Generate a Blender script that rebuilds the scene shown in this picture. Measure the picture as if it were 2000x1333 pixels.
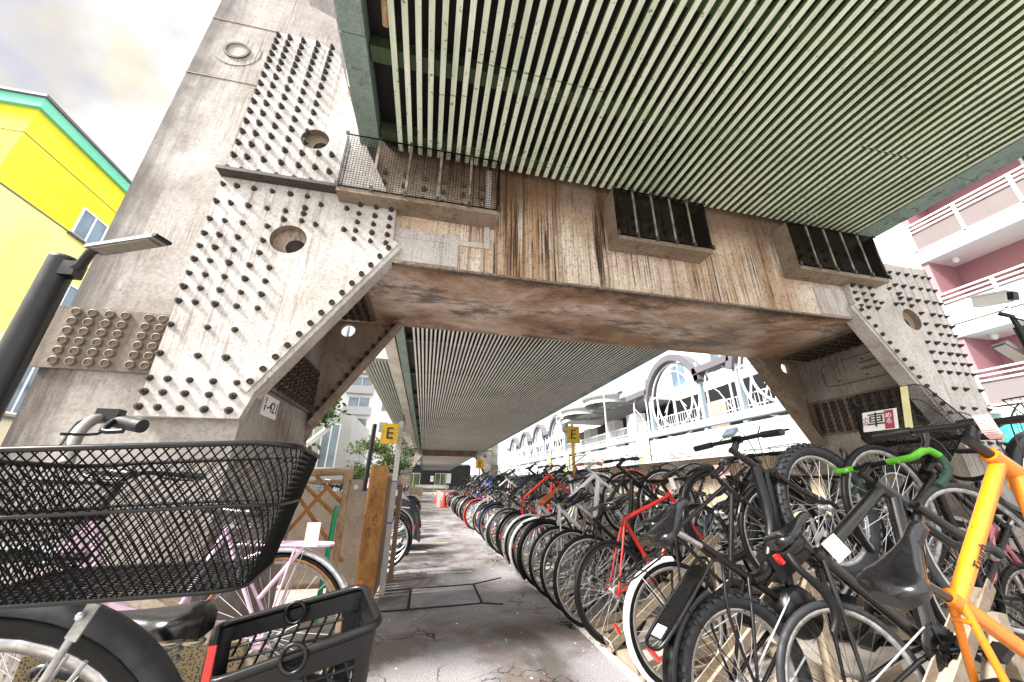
import bpy, math, random
from mathutils import Vector, Matrix
R = math.radians
sin, cos, pi = math.sin, math.cos, math.pi
random.seed(7)
for o in list(bpy.data.objects):
    bpy.data.objects.remove(o)
S = bpy.context.scene
COL = S.collection

# ------------------------------------------------------------------ camera
cam = bpy.data.cameras.new('camera')
cam.sensor_fit = 'HORIZONTAL'; cam.sensor_width = 36.0
cam.lens = 36.0 * 719.4 / 2000.0
cam.clip_start = 0.02; cam.clip_end = 900
camo = bpy.data.objects.new('camera', cam); COL.objects.link(camo)
def cam_rot():
    f = 719.4
    z = Vector((16.3, 1839.7, -f)).normalized()
    y = Vector((829.1 - 1000, -(946.3 - 666.5), -f)); y = (y - z * y.dot(z)).normalized()
    x = y.cross(z)
    return Matrix((x, y, z))
CR = cam_rot()
camo.matrix_world = Matrix.Translation((0, 0, 1.0)) @ CR.to_4x4()
S.camera = camo
def at(px, py, axis, val):
    """point of the world seen at photo pixel px,py on the plane axis=val (used to measure sizes)"""
    d = CR @ Vector((px - 1000, -(py - 666.5), -719.4))
    i = 'XYZ'.index(axis); o = Vector((0, 0, 1.0))
    return o + d * ((val - o[i]) / d[i])

# ------------------------------------------------------------------ world, sun, exposure
SUN_EL, SUN_AZ = R(43), R(256)          # azimuth clockwise from +Y
w = bpy.data.worlds.new('World'); S.world = w; w.use_nodes = True
nt = w.node_tree; bg = nt.nodes['Background']
sky = nt.nodes.new('ShaderNodeTexSky'); sky.sky_type = 'NISHITA'; sky.sun_disc = False
sky.sun_elevation = SUN_EL; sky.sun_rotation = SUN_AZ; sky.dust_density = 4.0; sky.air_density = 1.5
tc = nt.nodes.new('ShaderNodeTexCoord')
def wnoise(scale, detail, off):
    mp = nt.nodes.new('ShaderNodeMapping'); mp.inputs['Location'].default_value = off
    nt.links.new(tc.outputs['Generated'], mp.inputs['Vector'])
    n = nt.nodes.new('ShaderNodeTexNoise'); n.inputs['Scale'].default_value = scale; n.inputs['Detail'].default_value = detail
    nt.links.new(mp.outputs['Vector'], n.inputs['Vector']); return n.outputs['Fac']
def wramp(f, stops):
    r = nt.nodes.new('ShaderNodeValToRGB'); e = r.color_ramp.elements
    for i, (p, c) in enumerate(stops):
        x = e[i] if i < 2 else e.new(p)
        x.position = p; x.color = (*c, 1)
    nt.links.new(f, r.inputs['Fac']); return r.outputs['Color']
def wmix(f, a, b):
    m = nt.nodes.new('ShaderNodeMix'); m.data_type = 'RGBA'
    if hasattr(f, 'links'): nt.links.new(f, m.inputs[0])
    else: m.inputs[0].default_value = f
    nt.links.new(a, m.inputs[6]); nt.links.new(b, m.inputs[7]); return m.outputs[2]
tint = wramp(wnoise(5.0, 4, (3, 1, 0)), [(.38, (.62, .56, .72)), (.48, (.76, .71, .70)), (.60, (.97, .84, .54))])
dotn = nt.nodes.new('ShaderNodeVectorMath'); dotn.operation = 'DOT_PRODUCT'
nt.links.new(tc.outputs['Generated'], dotn.inputs[0]); dotn.inputs[1].default_value = Vector((-.58, .56, .59)).normalized()
addn = nt.nodes.new('ShaderNodeMath'); addn.operation = 'MULTIPLY_ADD'     # front left sky kept dimmer and tinted; the rest brighter to light the scene
nt.links.new(wnoise(2.6, 5, (0.4, 2.2, .3)), addn.inputs[0]); addn.inputs[1].default_value = -.45; nt.links.new(dotn.outputs['Value'], addn.inputs[2])
bright = wramp(addn.outputs[0], [(.60, (1, 1, 1)), (.76, (0, 0, 0))])
white = nt.nodes.new('ShaderNodeRGB'); white.outputs[0].default_value = (2.6, 2.58, 2.56, 1)
cloud = wmix(bright, tint, white.outputs[0])
final = wmix(0.95, sky.outputs[0], cloud)
nt.links.new(final, bg.inputs['Color']); bg.inputs['Strength'].default_value = 0.10

sd = bpy.data.lights.new('sun', 'SUN'); sd.energy = 1.4; sd.angle = R(13); sd.color = (1, .965, .91)
so = bpy.data.objects.new('sun', sd); COL.objects.link(so)
sv = Vector((sin(SUN_AZ) * cos(SUN_EL), cos(SUN_AZ) * cos(SUN_EL), sin(SUN_EL)))
so.rotation_euler = sv.to_track_quat('Z', 'Y').to_euler(); so.location = sv * 30
S.view_settings.view_transform = 'Standard'; S.view_settings.look = 'None'
S.view_settings.exposure = 3.1; S.view_settings.gamma = 1.0
S.render.engine = 'CYCLES'
S.cycles.max_bounces = 8; S.cycles.diffuse_bounces = 5; S.cycles.glossy_bounces = 3
S.cycles.sample_clamp_indirect = 8

# ------------------------------------------------------------------ materials
class NT:
    def __init__(s, name):
        s.m = bpy.data.materials.new(name); s.m.use_nodes = True
        s.t = s.m.node_tree; s.b = s.t.nodes['Principled BSDF']
        s.tc = s.t.nodes.new('ShaderNodeTexCoord')
    def n(s, k): return s.t.nodes.new(k)
    def l(s, a, b): s.t.links.new(a, b)
    def noise(s, sc=5, vec=(1, 1, 1), det=6, rough=.6, dist=0, off=(0, 0, 0), coord='Object'):
        mp = s.n('ShaderNodeMapping'); mp.inputs['Scale'].default_value = vec; mp.inputs['Location'].default_value = off
        s.l(s.tc.outputs[coord], mp.inputs['Vector'])
        x = s.n('ShaderNodeTexNoise'); x.inputs['Scale'].default_value = sc; x.inputs['Detail'].default_value = det
        x.inputs['Roughness'].default_value = rough; x.inputs['Distortion'].default_value = dist
        s.l(mp.outputs[0], x.inputs['Vector']); return x.outputs['Fac']
    def vor(s, sc=5, vec=(1, 1, 1), feature='DISTANCE_TO_EDGE', warp=None, coord='Object'):
        mp = s.n('ShaderNodeMapping'); mp.inputs['Scale'].default_value = vec
        s.l(s.tc.outputs[coord], mp.inputs['Vector']); v = mp.outputs[0]
        if warp is not None:
            a = s.n('ShaderNodeVectorMath'); a.operation = 'ADD'
            sc2 = s.n('ShaderNodeVectorMath'); sc2.operation = 'SCALE'; sc2.inputs['Scale'].default_value = warp[1]
            s.l(warp[0], sc2.inputs[0]); s.l(v, a.inputs[0]); s.l(sc2.outputs[0], a.inputs[1]); v = a.outputs[0]
        x = s.n('ShaderNodeTexVoronoi'); x.feature = feature; x.inputs['Scale'].default_value = sc
        s.l(v, x.inputs['Vector']); return x.outputs['Distance']
    def ramp(s, f, stops, interp='LINEAR'):
        r = s.n('ShaderNodeValToRGB'); r.color_ramp.interpolation = interp; e = r.color_ramp.elements
        for i, (p, c) in enumerate(stops):
            x = e[i] if i < 2 else e.new(p)
            x.position = p; x.color = (*c, 1) if hasattr(c, '__len__') else (c, c, c, 1)
        s.l(f, r.inputs['Fac']); return r.outputs['Color']
    def mix(s, f, a, b, mode='MIX'):
        m = s.n('ShaderNodeMix'); m.data_type = 'RGBA'; m.blend_type = mode
        for v, k in ((f, 0), (a, 6), (b, 7)):
            if hasattr(v, 'links'): s.l(v, m.inputs[k])
            elif hasattr(v, '__len__'): m.inputs[k].default_value = (*v, 1)
            else: m.inputs[k].default_value = v
        return m.outputs[2]
    def mul(s, a, b, op='MULTIPLY'):
        m = s.n('ShaderNodeMath'); m.operation = op; m.use_clamp = True
        for v, k in ((a, 0), (b, 1)):
            if hasattr(v, 'links'): s.l(v, m.inputs[k])
            else: m.inputs[k].default_value = v
        return m.outputs[0]
    def bump(s, h, st=.2, d=.01):
        b = s.n('ShaderNodeBump'); b.inputs['Strength'].default_value = st; b.inputs['Distance'].default_value = d
        s.l(h, b.inputs['Height']); s.l(b.outputs[0], s.b.inputs['Normal'])
    def done(s, col=None, rough=.5, metal=0, spec=.5, coat=0):
        if col is not None:
            if hasattr(col, 'links'): s.l(col, s.b.inputs['Base Color'])
            else: s.b.inputs['Base Color'].default_value = (*col, 1)
        if hasattr(rough, 'links'): s.l(rough, s.b.inputs['Roughness'])
        else: s.b.inputs['Roughness'].default_value = rough
        s.b.inputs['Metallic'].default_value = metal
        s.b.inputs['Specular IOR Level'].default_value = spec
        if coat: s.b.inputs['Coat Weight'].default_value = coat; s.b.inputs['Coat Roughness'].default_value = .15
        return s.m
def paint(name, col, rough=.4, metal=0, coat=0, dirt=.25, spec=.5, sc=14):
    k = NT(name)
    f = k.noise(sc, det=5); g = k.noise(sc * 5, det=3)
    dk = tuple(c * (1 - dirt) for c in col)
    c = k.mix(k.ramp(f, [(.42, 0), (.62, 1)]), col, dk)
    if coat:      # small chips and scuffs of worn enamel
        v = k.vor(42, feature='F1'); sp = k.noise(9, det=3, off=(4, 4, 4))
        c = k.mix(k.mul(k.ramp(v, [(.09, 1), (.14, 0)]), k.ramp(sp, [(.55, 0), (.60, 1)])), c, tuple(x * .18 for x in col))
    r = k.ramp(f, [(.35, max(0, rough - .06)), (.65, min(1, rough + .10))])
    return k.done(c, r, metal, spec, coat)
def weather(name, base, dirt, dark, streak=(18, 18, .6), amt=(.46, .60), rough=.6, blotch=2.0, specks=True, damp=.8, light=None, edge=None, cols=None):
    """weathered painted steel: cloudy grime, thin runs of dirt in patches, pits and chips"""
    k = NT(name)
    s1 = k.noise(2.0, streak, 6, .7); s2 = k.noise(5.0, streak, 5, .65, 0, (3, 7, 1))
    big = k.noise(blotch, (1, 1, 1), 7, .65, .2, (5, 2, 8)); zone = k.noise(blotch * .7, (1, 1, .5), 5, .6, 0, (1, 9, 4))
    grain = k.noise(55, det=4, rough=.7)
    z1 = k.ramp(zone, [(.44, 0), (.58, 1)])
    c = k.mix(k.ramp(big, [(.40, 0), (.64, .75)]), base, dirt)
    c = k.mix(k.mul(k.ramp(s1, [amt and (amt[0], 0), (amt[1], .85)]), z1), c, dirt)
    c = k.mix(k.mul(k.mul(k.ramp(s2, [(.53, 0), (.63, 1)]), z1), damp), c, dark)
    c = k.mix(k.ramp(grain, [(.40, .28), (.56, 0)]), c, dark)
    if specks:
        v = k.vor(34, feature='F1'); sp = k.noise(6, det=3)
        c = k.mix(k.mul(k.ramp(v, [(.10, 1), (.17, 0)]), k.ramp(sp, [(.53, 0), (.60, 1)])), c, dark)
    if edge:      # a run-off stain with a ragged border along one vertical edge (x0: edge, w: width)
        sx = k.n('ShaderNodeSeparateXYZ'); k.l(k.tc.outputs['Object'], sx.inputs[0])
        m = k.n('ShaderNodeMapRange'); m.inputs['From Min'].default_value = edge[0]; m.inputs['From Max'].default_value = edge[0] + edge[1]; k.l(sx.outputs[0], m.inputs['Value'])
        rg = k.noise(1.7, (10, 10, .9), 7, .7); t = k.mul(k.mul(m.outputs[0], 1.0), k.mul(rg, .55, 'SUBTRACT'), 'ADD')
        t2 = k.n('ShaderNodeMath'); t2.operation = 'ADD'; k.l(m.outputs[0], t2.inputs[0]); k.l(rg, t2.inputs[1])
        c = k.mix(k.ramp(t2.outputs[0], [(.55, .9), (1.0, 0)]), c, dark)
    if cols:      # drips of rust hanging below the columns of bolts (distance from the middle of the frame)
        sx = k.n('ShaderNodeSeparateXYZ'); k.l(k.tc.outputs['Object'], sx.inputs[0])
        d = k.n('ShaderNodeMath'); d.operation = 'SUBTRACT'; k.l(sx.outputs[0], d.inputs[0]); d.inputs[1].default_value = 1.8
        ab = k.n('ShaderNodeMath'); ab.operation = 'ABSOLUTE'; k.l(d.outputs[0], ab.inputs[0])
        m = k.n('ShaderNodeMapRange'); m.inputs['From Min'].default_value = 2.1; m.inputs['From Max'].default_value = 3.6; k.l(ab.outputs[0], m.inputs['Value'])
        st = []
        for x in sorted(cols): st += [((x - .022 - 2.1) / 1.5, 0), ((x - 2.1) / 1.5, 1), ((x + .022 - 2.1) / 1.5, 0)]
        dr = k.noise(3.0, (12, 12, 1.1), 6, .7, 0, (2, 2, 5)); md_ = k.noise(2.2, det=4, off=(8, 1, 3))
        c = k.mix(k.mul(k.mul(k.ramp(m.outputs[0], st), k.ramp(dr, [(.44, 0), (.58, 1)])), k.ramp(md_, [(.42, .25), (.60, .9)])), c, (.17, .10, .06))
    k.bump(grain, .18, .003)
    return k.done(c, k.ramp(big, [(.35, rough - .1), (.65, rough + .2)]), 0, .4)

M = {}
M['steel'] = weather('weathered_pale_steel', (.39, .36, .335), (.20, .162, .135), (.04, .03, .024), damp=.9, edge=(-2.17, .55))
M['gusset'] = weather('pale_plate_steel', (.66, .635, .61), (.42, .38, .345), (.07, .055, .046), amt=(.48, .62), damp=.55, cols=(3.39, 3.3, 3.19, 3.06, 2.95, 2.835, 2.735, 2.46, 2.345))
M['steel_brown'] = weather('brown_stained_steel', (.34, .265, .205), (.21, .15, .105), (.06, .042, .032), streak=(5, 5, 2), blotch=2.6, damp=.6)
M['band'] = weather('brown_band_steel', (.22, .18, .145), (.13, .10, .075), (.04, .03, .022), streak=(8, 8, 1), blotch=3, damp=.6)
def beam_front():
    k = NT('rust_streaked_beam')
    s1 = k.noise(2.0, (9, 9, .18), 7, .78, .15); s2 = k.noise(3.6, (15, 15, .25), 6, .72, .1, (3, 1, 2))
    big = k.noise(1.0, (1.5, 1, .5), 7, .66, .3, (1.3, 0, 4)); sp = k.noise(45, det=4); zone = k.noise(1.5, (1.2, 1, .5), 6, .66, .2, (6, 0, 1))
    pale = k.mix(k.ramp(k.noise(3.1, (1, 1, .6), 6, .7), [(.42, 0), (.60, 1)]), (.78, .69, .59), (.57, .44, .32))
    rust = k.mix(k.ramp(zone, [(.44, 0), (.58, 1)]), (.45, .27, .14), (.24, .12, .055))
    # how rusty each stretch of the beam is, following the joints and the boxes fixed to it
    sx0 = k.n('ShaderNodeSeparateXYZ'); k.l(k.tc.outputs['Object'], sx0.inputs[0])
    mx_ = k.n('ShaderNodeMath'); mx_.operation = 'MULTIPLY_ADD'; k.l(k.noise(1.8, (2, 1, 1), 4), mx_.inputs[0]); mx_.inputs[1].default_value = .22; k.l(sx0.outputs[0], mx_.inputs[2])
    mr = k.n('ShaderNodeMapRange'); mr.inputs['From Min'].default_value = -.39; mr.inputs['From Max'].default_value = 4.11; k.l(mx_.outputs[0], mr.inputs['Value'])
    prof = [(-.5, .0), (.0, .04), (.42, .09), (.48, .18), (.72, .16), (.95, .12), (1.02, .05), (1.27, .07), (1.36, .17), (1.46, .04), (2.12, .05), (2.25, .17), (2.36, .14), (2.5, .08), (2.95, .10), (3.08, .17), (3.2, .07), (3.36, .0), (4.0, .0)]
    rx = k.ramp(mr.outputs[0], [((x + .5) / 4.5, v) for x, v in prof])
    sm = k.n('ShaderNodeMath'); sm.operation = 'ADD'; k.l(rx, sm.inputs[0]); k.l(s1, sm.inputs[1])
    c = k.mix(k.ramp(sm.outputs[0], [(.53, 0), (.70, 1)]), pale, rust)
    c = k.mix(k.ramp(big, [(.52, 0), (.64, .5)]), c, (.27, .145, .07))
    sm2 = k.n('ShaderNodeMath'); sm2.operation = 'MULTIPLY_ADD'; k.l(rx, sm2.inputs[0]); sm2.inputs[1].default_value = .45; k.l(s2, sm2.inputs[2])
    c = k.mix(k.mul(k.ramp(sm2.outputs[0], [(.56, 0), (.64, 1)]), k.ramp(zone, [(.42, .1), (.53, 1)])), c, (.022, .013, .009))
    # darker brown from the top edge down, ragged below
    sx = k.n('ShaderNodeSeparateXYZ'); k.l(k.tc.outputs['Object'], sx.inputs[0])
    m = k.n('ShaderNodeMapRange'); m.inputs['From Min'].default_value = 3.45; m.inputs['From Max'].default_value = 2.75; k.l(sx.outputs[2], m.inputs['Value'])
    t2 = k.n('ShaderNodeMath'); t2.operation = 'ADD'; k.l(m.outputs[0], t2.inputs[0]); k.l(s1, t2.inputs[1])
    c = k.mix(k.ramp(t2.outputs[0], [(.50, .75), (.92, 0)]), c, (.10, .052, .026))
    c = k.mix(k.ramp(sp, [(.38, .4), (.48, 0)]), c, (.05, .03, .02))
    k.bump(sp, .15, .003)
    return k.done(c, .62, 0, .4)
M['beam_front'] = beam_front()
def beam_under():
    k = NT('stained_beam_underside')
    a = k.noise(1.1, (.8, 1.3, 1), 9, .7, .2); b = k.noise(2.1, (.6, 1.6, 1), 9, .76, .2, (4, 2, 1)); g = k.noise(70, det=3)
    c = k.ramp(a, [(.38, (.14, .075, .045)), (.46, (.40, .245, .155)), (.53, (.62, .455, .35)), (.62, (.85, .74, .67))])
    c = k.mix(k.ramp(b, [(.52, 0), (.60, .85)]), c, (.07, .042, .032))
    c = k.mix(k.ramp(k.noise(.6, (1, 1, 1), 4, .55, 0, (9, 2, 0)), [(.50, 0), (.60, .6)]), c, (.38, .20, .075))
    # black crust with a ragged border along the front lower edge of the beam
    sx = k.n('ShaderNodeSeparateXYZ'); k.l(k.tc.outputs['Object'], sx.inputs[0])
    m = k.n('ShaderNodeMapRange'); m.inputs['From Min'].default_value = 2.5; m.inputs['From Max'].default_value = 2.95; k.l(sx.outputs[1], m.inputs['Value'])
    rg = k.noise(2.6, (1, 1, 1), 9, .75, .4, (2, 6, 0)); t2 = k.n('ShaderNodeMath'); t2.operation = 'ADD'; k.l(m.outputs[0], t2.inputs[0]); k.l(rg, t2.inputs[1])
    c = k.mix(k.ramp(t2.outputs[0], [(.55, .95), (.78, 0)]), c, (.03, .019, .014))
    c = k.mix(k.ramp(g, [(.58, 0), (.68, .4)]), c, (.70, .62, .55))
    k.bump(b, .2, .005)
    return k.done(c, .42, 0, .6)
M['beam_under'] = beam_under()
def louvre(name, a, b, d):
    k = NT(name)
    s1 = k.noise(3, (6, .5, 6), 7, .65); s2 = k.noise(34, det=3); s3 = k.noise(1.2, det=3)
    c = k.mix(k.ramp(s1, [(.4, 0), (.62, 1)]), a, b)
    c = k.mix(k.ramp(s3, [(.5, 0), (.7, .55)]), c, tuple(x * .72 for x in b))
    c = k.mix(k.ramp(s2, [(.62, 0), (.70, .8)]), c, d)
    return k.done(c, .5, 0, .4)
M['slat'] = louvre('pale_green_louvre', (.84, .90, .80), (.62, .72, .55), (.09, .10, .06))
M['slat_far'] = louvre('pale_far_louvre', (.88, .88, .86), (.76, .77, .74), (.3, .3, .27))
M['slat_side_shade'] = louvre('shaded_green_louvre_side', (.17, .27, .09), (.10, .17, .06), (.03, .035, .02))  # shade between the slats put into the darker green of their sides
M['slat_side_shade_far'] = louvre('shaded_louvre_side', (.05, .052, .046), (.03, .032, .028), (.03, .03, .025))  # far sides near-black, the shade of the gaps put into the colour
M['slat_brace'] = louvre('green_cross_member', (.065, .10, .045), (.04, .065, .03), (.015, .02, .01))
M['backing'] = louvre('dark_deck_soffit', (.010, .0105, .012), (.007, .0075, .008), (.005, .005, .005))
M['fascia'] = weather('grey_green_fascia', (.27, .36, .33), (.19, .26, .235), (.06, .07, .06), streak=(3, 3, 3), amt=(.5, .7))
M['girder'] = weather('white_girder', (.72, .70, .66), (.55, .50, .44), (.22, .18, .15))
M['bolt'] = paint('dark_bolt_steel', (.06, .048, .038), .5, .0, dirt=.6, sc=60)
M['bolt_rust'] = paint('brown_bolt_cap', (.24, .19, .145), .6, .0, dirt=.5, sc=40)
M['hole'] = paint('hollow_shade', (.02, .017, .014), .9)
M['cage'] = weather('cage_sheet_steel', (.33, .265, .205), (.20, .145, .10), (.05, .035, .027), streak=(5, 5, 5), damp=.7)
M['beam_far'] = weather('far_brown_beam', (.20, .14, .095), (.12, .08, .052), (.04, .028, .02), streak=(4, 4, 1))
M['mesh_wire'] = paint('dark_mesh_wire', (.005, .005, .005), .7, dirt=.3, spec=.15)
M['cage_bar'] = paint('cage_bar_steel', (.30, .27, .22), .5, dirt=.6)
def asphalt():
    k = NT('worn_asphalt')
    a = k.noise(.9, (1, .55, 1), 6, .62, .6, (2.6, .2, 0)); g = k.noise(130, det=3); g2 = k.noise(36, det=3); st = k.noise(1.7, det=5, off=(7, 3, 0))
    c = k.ramp(a, [(.36, (.11, .10, .092)), (.43, (.25, .235, .235)), (.50, (.33, .318, .338)), (.64, (.42, .405, .40))])
    c = k.mix(k.ramp(st, [(.50, 0), (.60, .7)]), c, (.17, .118, .095))
    c = k.mix(k.ramp(g, [(.42, .55), (.55, 0)]), c, (.035, .033, .032))
    c = k.mix(k.ramp(g2, [(.70, 0), (.735, 1)]), c, (.66, .65, .64))
    wn = k.n('ShaderNodeTexNoise'); wn.inputs['Scale'].default_value = 2.2; wn.inputs['Detail'].default_value = 7
    k.l(k.tc.outputs['Object'], wn.inputs['Vector'])
    v = k.vor(1.25, (1.15, .62, 1), warp=(wn.outputs['Color'], .75))
    mk = k.mul(k.ramp(v, [(.006, 1), (.016, 0)]), k.ramp(k.noise(.8, det=3, off=(1, 5, 0)), [(.45, 0), (.55, 1)]))
    c = k.mix(mk, c, (.016, .013, .012))
    v2 = k.vor(3.4, (1, .7, 1), warp=(wn.outputs['Color'], .9))
    mk2 = k.mul(k.ramp(v2, [(.008, 1), (.022, 0)]), k.ramp(k.noise(1.1, det=3, off=(4, 9, 0)), [(.56, 0), (.64, .9)]))
    c = k.mix(mk2, c, (.02, .017, .016))
    h = k.mul(g, k.mul(mk, -1.0, 'MULTIPLY'), 'ADD'); k.bump(g, .35, .004)
    return k.done(c, .85, 0, .3)
M['asphalt'] = asphalt()
def ground_mat(name, a, b, d, sc=1.2, grain=90):
    k = NT(name)
    n = k.noise(sc, det=7); g = k.noise(grain, det=3)
    c = k.mix(k.ramp(n, [(.4, 0), (.6, 1)]), a, b)
    c = k.mix(k.ramp(g, [(.55, 0), (.7, .6)]), c, d)
    k.bump(g, .2, .003)
    return k.done(c, .85, 0, .3)
M['concrete'] = ground_mat('rack_floor_concrete', (.46, .42, .38), (.32, .28, .24), (.12, .10, .09))
M['ground'] = ground_mat('city_ground', (.24, .23, .22), (.18, .172, .165), (.08, .08, .08))
M['line_white'] = weather('worn_white_paint', (.70, .70, .68), (.42, .41, .40), (.16, .15, .14), streak=(4, 4, 4))
M['line_yellow'] = weather('worn_yellow_paint', (.60, .50, .24), (.42, .38, .28), (.16, .15, .14), streak=(4, 4, 4))
M['joint'] = paint('dark_joint', (.02, .018, .017), .9)
M['slab'] = ground_mat('cover_slab', (.38, .37, .40), (.27, .26, .27), (.07, .07, .07), 2.0, 110)
M['rack'] = weather('cream_rack_steel', (.38, .325, .25), (.25, .195, .135), (.16, .10, .06), streak=(6, 6, 6), amt=(.5, .7), blotch=4)
M['rubber'] = paint('tyre_rubber', (.0045, .0045, .005), .5, dirt=.3, spec=.3, sc=30)
M['rubber_grey'] = paint('dusty_tyre_rubber', (.022, .023, .027), .6, dirt=.4, spec=.5, sc=30)
M['tan_wall'] = paint('tan_tyre_rubber', (.36, .17, .06), .7, dirt=.3)
M['alloy'] = paint('brushed_alloy', (.62, .62, .63), .3, .85, dirt=.3, sc=40)
M['alloy_dull'] = paint('dull_alloy', (.45, .45, .45), .45, .6, dirt=.4, sc=40)
M['rim_black'] = paint('black_rim', (.03, .03, .03), .35, .2, dirt=.2)
M['spoke'] = paint('steel_spoke', (.72, .72, .72), .3, .7, dirt=.2)
M['spoke_black'] = paint('black_spoke', (.03, .03, .03), .4)
M['black_gloss'] = paint('gloss_black_paint', (.0028, .0028, .0032), .28, coat=.5, dirt=.2)
M['black_matt'] = paint('matt_black_paint', (.0032, .0034, .004), .30, dirt=.3)
M['plastic'] = paint('black_plastic', (.0034, .0036, .004), .32, dirt=.3)
M['leather'] = paint('black_saddle_vinyl', (.0034, .0036, .005), .24, dirt=.1, spec=.8, sc=30)
M['leather_brown'] = paint('tan_saddle_leather', (.52, .135, .035), .4, dirt=.35)
M['orange'] = paint('orange_frame_paint', (.78, .225, .006), .3, coat=.6, dirt=.12)
M['red'] = paint('red_frame_paint', (.62, .022, .015), .32, coat=.5, dirt=.15)
M['white'] = paint('white_frame_paint', (.80, .80, .80), .3, coat=.4, dirt=.08)
M['silver'] = paint('silver_frame_paint', (.58, .58, .60), .3, .4, coat=.4, dirt=.15)
M['taupe'] = paint('grey_brown_frame_paint', (.17, .135, .115), .35, .2, coat=.4, dirt=.2)
M['pink'] = paint('pink_frame_paint', (.72, .50, .66), .35, coat=.4, dirt=.12)
M['salmon'] = paint('salmon_pink_paint', (.80, .26, .30), .35, coat=.4, dirt=.12)
M['blue'] = paint('blue_frame_paint', (.03, .08, .45), .3, coat=.5, dirt=.15)
M['navy'] = paint('navy_frame_paint', (.022, .035, .10), .3, coat=.5, dirt=.15)
M['green_tape'] = louvre('worn_green_bar_tape', (.10, .40, .02), (.06, .26, .015), (.55, .75, .40))
M['green_dark'] = louvre('dark_green_bar_tape', (.02, .06, .04), (.012, .035, .025), (.06, .10, .09))
M['green_post'] = paint('green_post_paint', (.01, .33, .15), .4, dirt=.2)
M['reflector_red'] = paint('red_reflector', (.55, .012, .01), .2, coat=.6, dirt=.1)
M['reflector_amber'] = paint('amber_reflector', (.80, .28, .01), .2, coat=.6, dirt=.1)
M['paper_pink'] = paint('pink_paper_tag', (.80, .56, .56), .8, dirt=.06)
M['paper_white'] = paint('white_paper_tag', (.80, .79, .77), .8, dirt=.05)
M['ink'] = paint('black_ink', (.02, .02, .02), .7)
M['ink_pale'] = paint('faded_ink', (.35, .22, .24), .7)
M['ink_red'] = paint('red_ink', (.45, .05, .09), .7)
M['sign_yellow'] = paint('yellow_sign_plate', (.70, .43, .02), .5, dirt=.25)
M['rust'] = weather('orange_rusty_steel', (.50, .25, .06), (.30, .12, .035), (.07, .035, .02), streak=(7, 7, 4), amt=(.46, .6), blotch=7)
M['rust_pale'] = weather('cream_paint_over_rust', (.56, .43, .29), (.42, .21, .09), (.14, .065, .035), streak=(7, 7, 3), amt=(.45, .62), blotch=5)
M['pole_grey'] = weather('galvanised_pole', (.62, .61, .60), (.44, .40, .36), (.15, .12, .10), streak=(9, 9, 1.5), amt=(.5, .7))
M['board'] = weather('weathered_board', (.30, .20, .13), (.16, .10, .07), (.04, .03, .025), streak=(9, 9, .9))
M['lamp_black'] = paint('black_lamp_paint', (.0035, .0035, .004), .35, dirt=.3)
M['lamp_grey'] = paint('lamp_housing', (.30, .29, .27), .4, .4, dirt=.3)
M['lamp_lens'] = paint('lamp_lens', (.22, .21, .18), .3, dirt=.3)
def building(name, a, b, rough=.7):
    k = NT(name); n = k.noise(.35, det=6); s = k.noise(1.2, (3, 3, .3), 6)
    c = k.mix(k.ramp(n, [(.4, 0), (.65, 1)]), a, b)
    c = k.mix(k.ramp(s, [(.58, 0), (.75, .3)]), c, tuple(x * .6 for x in b))
    return k.done(c, rough, 0, .3)
M['yellow_wall'] = building('yellow_render', (.80, .64, .012), (.80, .68, .05))
M['yellow_wall_glare'] = building('yellow_render_glare', (.84, .76, .24), (.84, .78, .34))  # overexposed fade down the yellow wall put into the colour
M['yellow_wall_glare_low'] = building('yellow_render_glare_low', (.80, .72, .52), (.76, .68, .50))  # paler again, the same overexposed fade painted on the lowest wall
M['green_trim'] = building('sea_green_trim', (.16, .55, .38), (.2, .6, .42))
M['white_wall'] = building('white_render', (.80, .80, .80), (.74, .74, .75))
M['grey_wall'] = building('grey_render', (.42, .42, .44), (.37, .37, .39))
M['tan_wall_b'] = building('tan_tile_wall', (.48, .38, .28), (.36, .28, .21))
M['deck_white'] = building('deck_white_paint', (.50, .50, .51), (.43, .43, .44))
M['deck_steel'] = building('deck_white_steel', (.62, .62, .63), (.55, .55, .56), .4)
M['pink_wall'] = building('pink_render', (.40, .20, .225), (.37, .185, .205))
M['pale_pink'] = building('pale_pink_panel', (.20, .165, .165), (.18, .15, .15))
M['blue_steel'] = building('pale_blue_steel', (.30, .38, .43), (.27, .34, .39), .4)
M['grey_trim'] = building('mauve_grey_trim', (.14, .13, .15), (.115, .11, .13), .5)
M['dark_void'] = building('dark_interior', (.010, .0105, .0105), (.006, .0065, .007))
M['teal'] = building('turquoise_panel', (.03, .55, .52), (.03, .50, .50), .4)
def glass(name, col, rough=.08):
    k = NT(name); n = k.noise(.8, det=4)
    c = k.mix(k.ramp(n, [(.4, 0), (.6, 1)]), col, tuple(min(1, x * 1.7) for x in col))
    return k.done(c, rough, 0, .9)
M['glass'] = glass('window_glass', (.10, .13, .16)); M['glass_blue'] = glass('sky_blue_glass', (.07, .12, .17)); M['glass_green'] = glass('dark_green_glass', (.035, .05, .012))
M['cover'] = paint('dark_bike_cover', (.022, .024, .035), .38, dirt=.4, spec=.7)
M['cover_silver'] = paint('silver_bike_cover', (.42, .42, .45), .35, .3, dirt=.3)
M['cone'] = paint('red_cone_plastic', (.72, .045, .02), .5, dirt=.15)
M['leaf'] = louvre('tree_leaf', (.075, .16, .028), (.04, .095, .018), (.12, .20, .05))
M['leaf_pale'] = louvre('pale_tree_leaf', (.18, .24, .07), (.11, .17, .045), (.24, .28, .10))
M['bark'] = paint('tree_bark', (.09, .065, .045), .9, dirt=.4)
M['poster'] = paint('pale_green_poster', (.35, .70, .60), .6, dirt=.1)
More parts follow.
